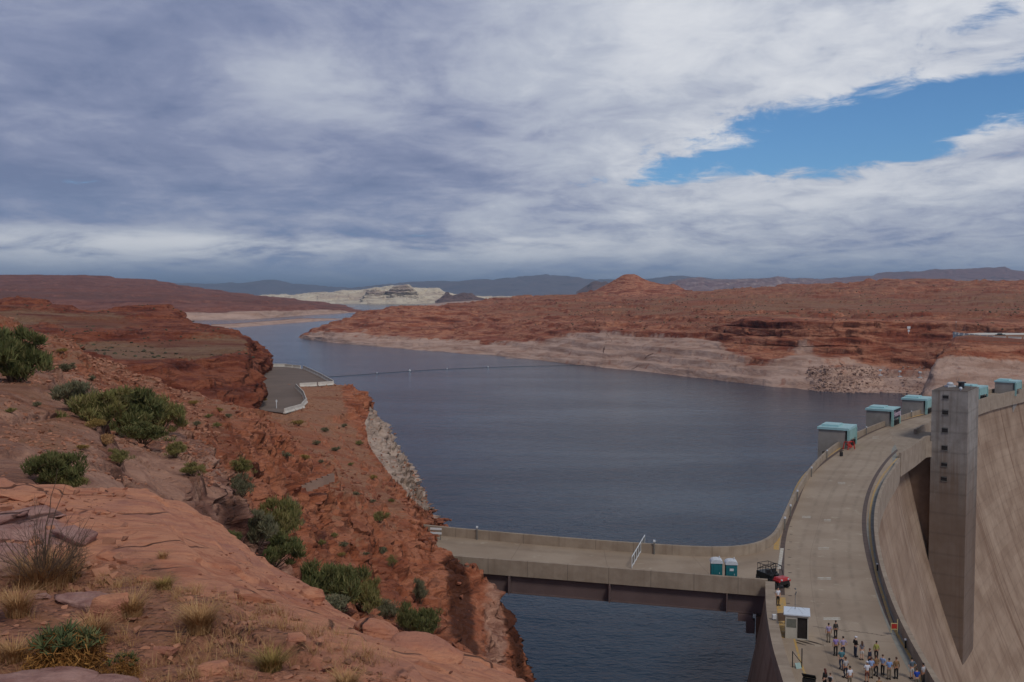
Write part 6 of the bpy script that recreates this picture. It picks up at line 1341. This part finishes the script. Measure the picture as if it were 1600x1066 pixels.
# ------------------------------------------------------------------ plants
def leaf_mat(name, c0, c1, c2):
    def fn(g, nt, b):
        geo = nt.nodes.new('ShaderNodeNewGeometry'); n = g.noise(geo.outputs['Position'], 2.2, 4, .6); a = nt.nodes.new('ShaderNodeAttribute'); a.attribute_name = 'rnd'
        c = g.mix(g.ss(n, .35, .65), c0, c1); c = g.mix(g.ss(a.outputs['Fac'], .5, 1.0, 0, .8), c, c2); g.put(b.inputs['Base Color'], c); b.inputs['Roughness'].default_value = .75; b.inputs['Specular IOR Level'].default_value = .2
    return mat(name, fn)
L_dark = leaf_mat('dark_green_leaves', srgb(82, 88, 52), srgb(102, 104, 62), srgb(132, 122, 80))
L_mid = leaf_mat('olive_green_leaves', srgb(104, 106, 60), srgb(130, 122, 72), srgb(152, 134, 92))
L_grey = leaf_mat('grey_green_leaves', srgb(96, 98, 76), srgb(116, 112, 86), srgb(140, 128, 98))
L_teal = leaf_mat('blue_green_leaves', srgb(74, 90, 58), srgb(98, 106, 70), srgb(134, 120, 76))
L_yel = leaf_mat('yellowing_leaves', srgb(150, 124, 70), srgb(128, 108, 62), srgb(176, 148, 88))
L_och = leaf_mat('ochre_dead_leaves', srgb(150, 104, 52), srgb(122, 82, 42), srgb(180, 132, 72))
L_straw = leaf_mat('dry_straw', srgb(178, 136, 92), srgb(150, 108, 72), srgb(202, 166, 120))
m_twig = plain('twig_bark', srgb(104, 82, 66), .9)
def quads(P0, D, W, Lh):
    """leaf quads: base points, unit directions, unit widths"""
    a = P0-W; b_ = P0+W; c = P0+D*Lh[:, None]+W*.35; d = P0+D*Lh[:, None]-W*.35; V = np.stack([a, b_, c, d], 1).reshape(-1, 3); return V, np.arange(len(V)).reshape(-1, 4)
def bush_mesh(kind, seed, n=2600, leaf=.035):
    """unit bush: radius .5, height 1; returns V, F (leaf quads), stems"""
    r = np.random.default_rng(seed); nb = {'round': 16, 'tall': 14, 'spread': 18}[kind]
    ends = []; stems = []
    for k in range(nb):
        a = r.random()*6.283; rr = r.random()**.6*.40; h_ = (.45+.45*r.random())*(1-.5*(rr/.45)**2); e = np.array([rr*math.cos(a), rr*math.sin(a), h_]); ends.append(e)
        m_ = e*[.45, .45, .55]; stems.append((np.zeros(3), m_, .016, .010)); stems.append((m_, e, .010, .003))
        for _ in range(3):
            t = m_+(e-m_)*r.random(); q = t+r.normal(size=3)*[.09, .09, .07]+[0, 0, .05]; stems.append((t, q, .005, .002)); ends.append(q)
    ends = np.array(ends); sz = r.uniform(.055, .13, len(ends)); pick = r.integers(len(ends), size=n); g_ = r.normal(size=(n, 3)); g_ /= np.linalg.norm(g_, axis=1)[:, None]; rad = r.random(n)**.45
    p = ends[pick]+g_*(sz[pick]*rad)[:, None]*[1.1, 1.1, .95]; p[:, 2] = np.abs(p[:, 2])
    d = g_*.45+[0, 0, 1.15]+r.normal(size=(n, 3))*.38; d /= np.linalg.norm(d, axis=1)[:, None]; w_ = np.cross(d, r.normal(size=(n, 3))); w_ /= np.linalg.norm(w_, axis=1)[:, None]
    Lh = leaf*1.7*(.6+.9*r.random(n)); V, Fq = quads(p, d, w_*(Lh*.10)[:, None], Lh); rnd = np.repeat(r.random(n), 4); return V, Fq, rnd, stems
def stem_mb(stems, sc3=(1, 1, 1)):
    V = []; Fq = []; s3 = np.array(sc3)
    for p, q, r0, r1 in stems:
        p = np.array(p)*s3; q = np.array(q)*s3; d = q-p; d = d/(np.linalg.norm(d)+1e-9); u = np.cross(d, [.3, .9, .2]); u /= np.linalg.norm(u)+1e-9; v = np.cross(d, u); n0 = len(V)
        for c, rr in ((p, r0), (q, r1)):
            for k in range(3): a = k*2.094; V.append(c+(u*math.cos(a)+v*math.sin(a))*rr)
        for k in range(3): Fq.append((n0+k, n0+(k+1) % 3, n0+3+(k+1) % 3, n0+3+k))
    return np.array(V), np.array(Fq)
_bm = {}
def bush(px, py, wpx, hpx, leafm, label, cat='bush', name='bush', kind='round', n=2600, leaf=.045, grid='h', group=None, seed=None, stemm=None):
    """a bush whose foot is at (px, py) in the photo and wpx x hpx pixels large there"""
    p = hit(HV if grid == 'h' else LV, px, py, grid, 4); k = p.y/F; w_, h_ = wpx*k*1.3, hpx*k*1.12
    sd_ = seed if seed is not None else (hash((px*7+py)) % 5)+1; key = (kind, sd_, n, leaf, leafm.name)
    if key not in _bm:
        V, Fq, rnd, st = bush_mesh(kind, sd_*13+5, n, leaf); o = mesh_np(name, V, Fq, leafm, smooth=False, attrs={'rnd': rnd}); sv, sf = stem_mb(st); so = mesh_np('stems', sv, sf, m_twig); _bm[key] = (o.data, so.data); bpy.data.objects.remove(o); bpy.data.objects.remove(so)
    o = empty(name, p-Vector((0, -.1*w_, .12*h_)), random.uniform(0, 6.28), label, cat, group); o.scale = (w_, w_, h_)
    for nm_, me in (('foliage', _bm[key][0]), ('stems', _bm[key][1])):
        c = bpy.data.objects.new(nm_, me); COL.objects.link(c); c.parent = o
    return o
B = bush
B(12, 594, 90, 92, L_dark, 'dark green bush cut by the left edge of the frame', n=9000, leaf=.05, seed=1)
B(-60, 600, 90, 90, L_dark, 'dark green bush just outside the left edge', n=9000, leaf=.05, seed=2)
B(38, 572, 34, 45, L_mid, 'small olive bush leaning out beside the dark one at the left edge', n=3000, seed=2)
B(118, 640, 62, 58, L_grey, 'grey green bush, leftmost of the thicket on the left slope', n=5000, seed=3, group='thicket on the left slope')
B(160, 662, 84, 72, L_mid, 'bright olive bush in the middle of the left slope thicket', n=9000, seed=4, group='thicket on the left slope')
B(205, 680, 84, 84, L_dark, 'tallest dark bush of the left slope thicket', n=9000, seed=1, group='thicket on the left slope')
B(245, 676, 70, 66, L_mid, 'olive bush at the right end of the left slope thicket', n=7000, seed=5, group='thicket on the left slope')
B(222, 694, 70, 40, L_dark, 'low dark bush under the left slope thicket', n=5000, seed=2, group='thicket on the left slope')
B(84, 765, 76, 74, L_dark, 'round dark green bush right behind the ledge rim', n=10000, leaf=.04, seed=3)
B(96, 768, 62, 40, L_mid, 'lower olive half of the bush behind the ledge rim', n=6000, leaf=.04, seed=5)
B(187, 724, 32, 34, L_mid, 'small upright olive bush on the bare slope', n=3500, seed=4)
B(150, 668, 30, 20, L_yel, 'yellowish tussock left of the small upright bush', 'tussock', n=2500, seed=3)
B(166, 694, 34, 22, L_straw, 'straw coloured tussock above the small upright bush', 'tussock', n=2500, seed=2)
B(270, 712, 34, 28, L_mid, 'green bush, upper one of the two at the pink rock edge', n=3500, seed=1)
B(301, 741, 34, 26, L_mid, 'green bush, lower one of the two at the pink rock edge', n=3500, seed=5)
B(105, 578, 26, 18, L_grey, 'small dark grey bush on the upper left slope', n=2500, seed=4)
B(372, 748, 34, 34, L_mid, 'light green bush in the rocky cleft', n=3500, seed=2)
B(372, 775, 36, 40, L_grey, 'grey green bush right under the light green one in the cleft', n=3000, seed=1)
B(352, 852, 48, 28, L_dark, 'dark bush tucked behind the ledge rim at the cleft mouth', n=4500, seed=3)
B(404, 852, 62, 74, L_grey, 'grey green bush at the left of the big gully thicket', n=8000, seed=4, group='thicket in the gully')
B(436, 850, 62, 84, L_mid, 'light green bush at the centre of the big gully thicket', n=8000, seed=1, group='thicket in the gully')
B(420, 885, 80, 62, L_dark, 'dark green bush at the foot of the big gully thicket', n=8000, seed=5, group='thicket in the gully')
B(450, 830, 34, 60, L_grey, 'tall thin grey bush at the right of the gully thicket', n=3500, seed=2, group='thicket in the gully')
B(490, 945, 72, 76, L_dark, 'dark green bush, left one of the three above the ledge middle', n=9000, seed=2, group='dark bushes above the ledge')
B(535, 955, 84, 88, L_dark, 'biggest dark green bush above the ledge middle', n=11000, seed=3, group='dark bushes above the ledge')
B(574, 955, 54, 70, L_mid, 'olive bush at the right of the dark trio above the ledge', n=6000, seed=4, group='dark bushes above the ledge')
B(505, 962, 80, 40, L_grey, 'low greyish scrub in front of the dark trio', n=5000, seed=1, group='dark bushes above the ledge')
B(607, 965, 40, 36, L_grey, 'grey scrub bush right of the dark trio', n=3500, seed=5)
B(640, 990, 34, 58, L_dark, 'dark upright bush in the narrow cleft by the orange boulder', n=4500, seed=1)
B(668, 1004, 50, 62, L_dark, 'dark bush at the bottom of the cliff cleft', n=5000, seed=3)
B(655, 940, 26, 52, L_grey, 'grey green shrub growing up the dark cliff crack', n=3000, seed=4)
B(596, 814, 30, 20, L_mid, 'lone round green bush on the bare orange slope', n=2500, seed=2)
B(616, 882, 16, 22, L_mid, 'bright little bush above the cliff crack', n=1500, seed=5)
B(405, 628, 26, 16, L_yel, 'yellow green bush beside the foot of the red cliff', n=2200, seed=3)
B(402, 616, 24, 18, L_grey, 'grey bush against the foot of the red cliff', n=2200, seed=2)
small = [(310, 660), (338, 663), (330, 648), (275, 655), (346, 640), (437, 680), (450, 714), (480, 716), (503, 718), (495, 755), (552, 722), (582, 704), (586, 744), (556, 768), (528, 700), (524, 640), (540, 662), (470, 700), (522, 835), (538, 850), (532, 868), (548, 872), (575, 862), (602, 880), (600, 860), (565, 690), (612, 780), (440, 660), (300, 628), (318, 636), (360, 650), (468, 660), (496, 690), (512, 812), (505, 850), (630, 930), (100, 548), (60, 536), (145, 590), (172, 604), (206, 612), (228, 630), (20, 640), (60, 630), (130, 700), (560, 820), (585, 780), (545, 790), (510, 670)]
small = small[::2]+small[1::6]
for k, (a, b_) in enumerate(small):
    dd = hit(HV, a, b_, 'h', 4).y; wp = random.uniform(8, 17)
    B(a, b_+2, wp, wp*.62, [L_grey, L_mid, L_yel, L_grey][k % 4], 'small low shrub dotted on the slope between the ledge and the paved lot', 'shrub', name='shrub', n=700, leaf=.09, seed=k % 4+1, group='small shrubs dotted on the slope')
# the dead bush, the leafy clumps and dry grass on the ledge
def twiggy(px, py, wpx, hpx, label, seed, n=60, mat_=None, cat='bush', name='dead_bush', lean=.5, tall=None, straw=0):
    p = hit(LV, px, py, 'l', 3); k = p.y/F; r = np.random.default_rng(seed); st = []; W_, H_ = wpx*k, hpx*k
    for i in range(n):
        a = r.random()*6.283; sp = r.random()**.7; hh = H_*(.5+.5*r.random())*(1-.35*sp); e = np.array([math.cos(a)*sp*W_*.5, math.sin(a)*sp*W_*.5, hh]); prev = np.array([r.normal()*.02, r.normal()*.02, 0])
        m0 = prev
        for j in range(1, 6):
            t = j/5; q = m0*(1-t)+e*[t**.8, t**.8, t]+r.normal(size=3)*.012*H_/.5; st.append((prev, q, .0042*(1-t*.75)+.0006, .0042*(1-(t+.2)*.75)+.0005)); 
            if j > 1 and r.random() < .7:
                for _ in range(2): st.append((q, q+(q-prev)*r.uniform(.5, 1.1)+r.normal(size=3)*.05*H_, .0016, .0006))
            prev = q
    if tall:
        for tx, tz in tall:
            prev = np.zeros(3)
            for j in range(1, 9):
                t = j/8; q = np.array([tx*k*t**1.6, 0, tz*k*t])+r.normal(size=3)*.006; st.append((prev, q, .006*(1-t)+.002, .006*(1-t)+.0015)); prev = q
    sv, sf = stem_mb(st); o = empty(name, p, 0, label, cat); mesh_np('twigs', sv, sf, mat_ or m_twig, o)
    if straw:
        V, Fq, rnd = grass_np(r, straw, W_*.45, H_*.55); mesh_np('dry_blades', V, Fq, L_straw, o, smooth=False, attrs={'rnd': rnd})
    return o
def grass_np(r, n, rad, h, wid=.0022, spread=.6):
    a = r.random(n)*6.283; rr = rad*r.random(n)**.8*.6; base = np.stack([np.cos(a)*rr, np.sin(a)*rr, np.zeros(n)], 1); hh = h*(.45+.55*r.random(n)); out = np.stack([np.cos(a), np.sin(a), np.zeros(n)], 1)+r.normal(size=(n, 3))*.5; out[:, 2] = 0
    w_ = np.cross(out, [0, 0, 1.]); w_ /= np.linalg.norm(w_, axis=1)[:, None]+1e-9; rows = []
    for t in (0, .35, .7, 1):
        c = base+out*(spread*hh*t**1.9)[:, None]+np.array([0, 0, 1.])*(hh*(t-.22*t*t))[:, None]; ww = w_*(wid*(1-t*.85)); rows += [c-ww, c+ww]
    V = np.stack(rows, 1).reshape(-1, 3); b0 = np.arange(n)[:, None]*8; Fq = np.concatenate([b0+np.array([2*j, 2*j+1, 2*j+3, 2*j+2]) for j in range(3)]); return V, Fq, np.repeat(r.random(n), 8)
twiggy(68, 915, 150, 130, 'spiky dead bush with bare twigs and straw at its base', 5, 75, tall=[(28, 190), (40, 165)], straw=1100)
twiggy(112, 905, 60, 80, 'smaller bare twiggy bush right of the dead bush', 9, 26, straw=200)
def tuft(px, py, wpx, hpx, label, n, seed, mat_=None, name='dry_grass_tuft'):
    p = hit(LV, px, py, 'l', 3); k = p.y/F; r = np.random.default_rng(seed); V, Fq, rnd = grass_np(r, n, wpx*k*.5, hpx*k*1.15); o = mesh_np(name, V, Fq, mat_ or L_straw, smooth=False, attrs={'rnd': rnd}); o.location = p; tag(o, label, 'grass tuft'); return o
tuft(312, 985, 58, 52, 'dry straw tuft standing alone on the smooth ledge', 800, 1)
tuft(258, 918, 40, 22, 'short yellow tuft in the crack of the ledge', 300, 2, L_yel)
tuft(205, 960, 60, 44, 'dry tuft beside the reddish block', 500, 3)
tuft(425, 1045, 56, 40, 'wispy yellowish tuft among the gravel at the right', 420, 4, L_yel)
tuft(150, 1000, 60, 50, 'straw tuft between the block and the leafy clump', 500, 6)
tuft(540, 1075, 60, 34, 'straw tuft at the bottom edge of the ledge', 420, 7)
tuft(30, 960, 60, 50, 'straw tuft at the far left below the dead bush', 500, 8)
tuft(20, 1030, 60, 40, 'straw tuft left of the leafy clumps', 400, 10)
tuft(255, 870, 26, 16, 'tiny straw tuft above the short yellow tuft', 120, 11)
tuft(10, 610, 40, 22, 'straw tuft on the upper rim at the left', 200, 12)
def leafy(px, py, wpx, hpx, label, seed, nr=26):
    """rosettes of blue-green leaves over a skirt of hanging dead ones"""
    p = hit(LV, px, py, 'l', 3); k = p.y/F; r = np.random.default_rng(seed); W_, H_ = wpx*k, hpx*k; A = [[], []]
    for i in range(nr):
        a = r.random()*6.283; rr = r.random()**.6*W_*.42; hz_ = H_*(.55+.25*r.random())*(1-(rr/(W_*.55))**2*.5); c = np.array([math.cos(a)*rr, math.sin(a)*rr*.8, hz_])
        for typ, n_, ll in ((0, 20, .17*W_), (1, 90, .14*W_)):
            d = r.normal(size=(n_, 3)); d[:, 2] = np.abs(d[:, 2])*.9+.3 if typ == 0 else -np.abs(d[:, 2])*.8-.1; d /= np.linalg.norm(d, axis=1)[:, None]; w_ = np.cross(d, r.normal(size=(n_, 3))); w_ /= np.linalg.norm(w_, axis=1)[:, None]
            Lh = ll*(.5+.6*r.random(n_)); p0 = c+(0 if typ == 0 else 1)*r.normal(size=(n_, 3))*[.09*W_, .09*W_, H_*.16]-[0, 0, (0 if typ == 0 else H_*.26)]
            A[typ].append(quads(p0, d, w_*(.013 if typ == 0 else .008)*W_, Lh)[0])
    o = empty('leafy_clump', p-Vector((0, 0, .02)), 0, label, 'plant')
    for typ, nm_, mt in ((0, 'green_leaves', L_teal), (1, 'dead_leaves', L_och)):
        V = np.concatenate(A[typ]); V[:, 2] = np.maximum(V[:, 2], .005); mesh_np(nm_, V, np.arange(len(V)).reshape(-1, 4), mt, o, smooth=False, attrs={'rnd': np.repeat(r.random(len(V)//4), 4)})
    return o
leafy(105, 1042, 124, 84, 'large clump with blue green leaf tips over ochre dead leaves', 3, 40)
leafy(192, 1056, 58, 60, 'smaller clump with blue green tips right of the large one', 4, 18)
# thin dry grass over the gravelly ground
r = np.random.default_rng(77); X, Y, G3 = _cache['l']
reg = np.where((Y > 900) & (Y < 1120) & (X < 620) & (X > -150) & (Y-900 > (X-300)*.42) & (fbm(G3, .7, 3) > -.05))[0]; Vs = []; Fs = []; Rn = []; o0 = 0
for j in r.choice(reg, 520):
    V, Fq, rnd = grass_np(r, int(r.integers(5, 26)), .07, r.uniform(.04, .14), .0012, .8); Vs.append(V+G3[j]); Fs.append(Fq+o0); Rn.append(rnd); o0 += len(V)
tag(mesh_np('dry_grass', np.concatenate(Vs), np.concatenate(Fs), L_straw, smooth=False, attrs={'rnd': np.concatenate(Rn)}), kind='stuff')
# scrub on the far plateau and bluffs, too many and small to count
def scrub(name, o_grid, key, region, n, smin, smax, seed, material):
    r = np.random.default_rng(seed); _cache.setdefault(key, (*projN(o_grid.reshape(-1, 3)), o_grid.reshape(-1, 3))); X, Y, G3 = _cache[key]; m = np.where(region(X, Y, G3))[0]
    du = np.linalg.norm(np.gradient(o_grid, axis=1), axis=2); dv = np.linalg.norm(np.gradient(o_grid, axis=0), axis=2); w_ = (du*dv).ravel()[m]/np.maximum(G3[m, 1], 10)**1.5
    w_ = w_*(sstep(fbm(G3[m], 90, 3), -.3, .4)+.1); idx = r.choice(m, n, p=w_/w_.sum()); ico = bmesh.new(); bmesh.ops.create_icosphere(ico, subdivisions=1, radius=1); co = np.array([v.co[:] for v in ico.verts]); t = np.array([[v.index for v in f.verts] for f in ico.faces]); ico.free(); V = []; T = []
    for k, j in enumerate(idx):
        s_ = smin+(smax-smin)*r.random()**2; V.append(co*(1+.25*r.normal(size=(len(co), 1)))*[s_, s_, s_*.6]+G3[j]+[r.normal()*s_*2, r.normal()*s_*2, s_*.2]); T.append(t+k*len(co))
    tag(mesh_np(name, np.concatenate(V), np.concatenate(T), material, smooth=False), kind='stuff')
m_scrub = plain('scrub_foliage', srgb(78, 72, 52), .9, 0, .3, .05)
scrub('desert_scrub', RBV, 'rb', lambda X, Y, G_: (Y < 515) & (X > 560), 6000, .3, 1.1, 5, m_scrub)
scrub('desert_scrub', BLV, 'bl', lambda X, Y, G_: (Y < 560) & (X < 400), 1500, .15, .6, 6, m_scrub)
m_boul = plain('talus_stone', srgb(160, 130, 116), .95, 0, .15, .2)
scrub('talus', RBV, 'rb', lambda X, Y, G_: (X > 1265) & (X < 1450) & (Y > 572) & (Y < 618), 1600, .25, 1.1, 9, m_boul)
b = MB(); b.box((0, 30000, 231), (130000, 75000, 778)); hz = b.build('haze', None); tag(hz, kind='stuff')
hm = bpy.data.materials.new('haze_air'); hm.use_nodes = True; hn = hm.node_tree; hn.nodes.clear()
pv = hn.nodes.new('ShaderNodeVolumePrincipled'); pv.inputs['Color'].default_value = (.55, .76, 1.0, 1); pv.inputs['Density'].default_value = 4.4e-5; pv.inputs['Anisotropy'].default_value = 0.2
ho = hn.nodes.new('ShaderNodeOutputMaterial'); hn.links.new(pv.outputs[0], ho.inputs['Volume']); hz.data.materials.append(hm)
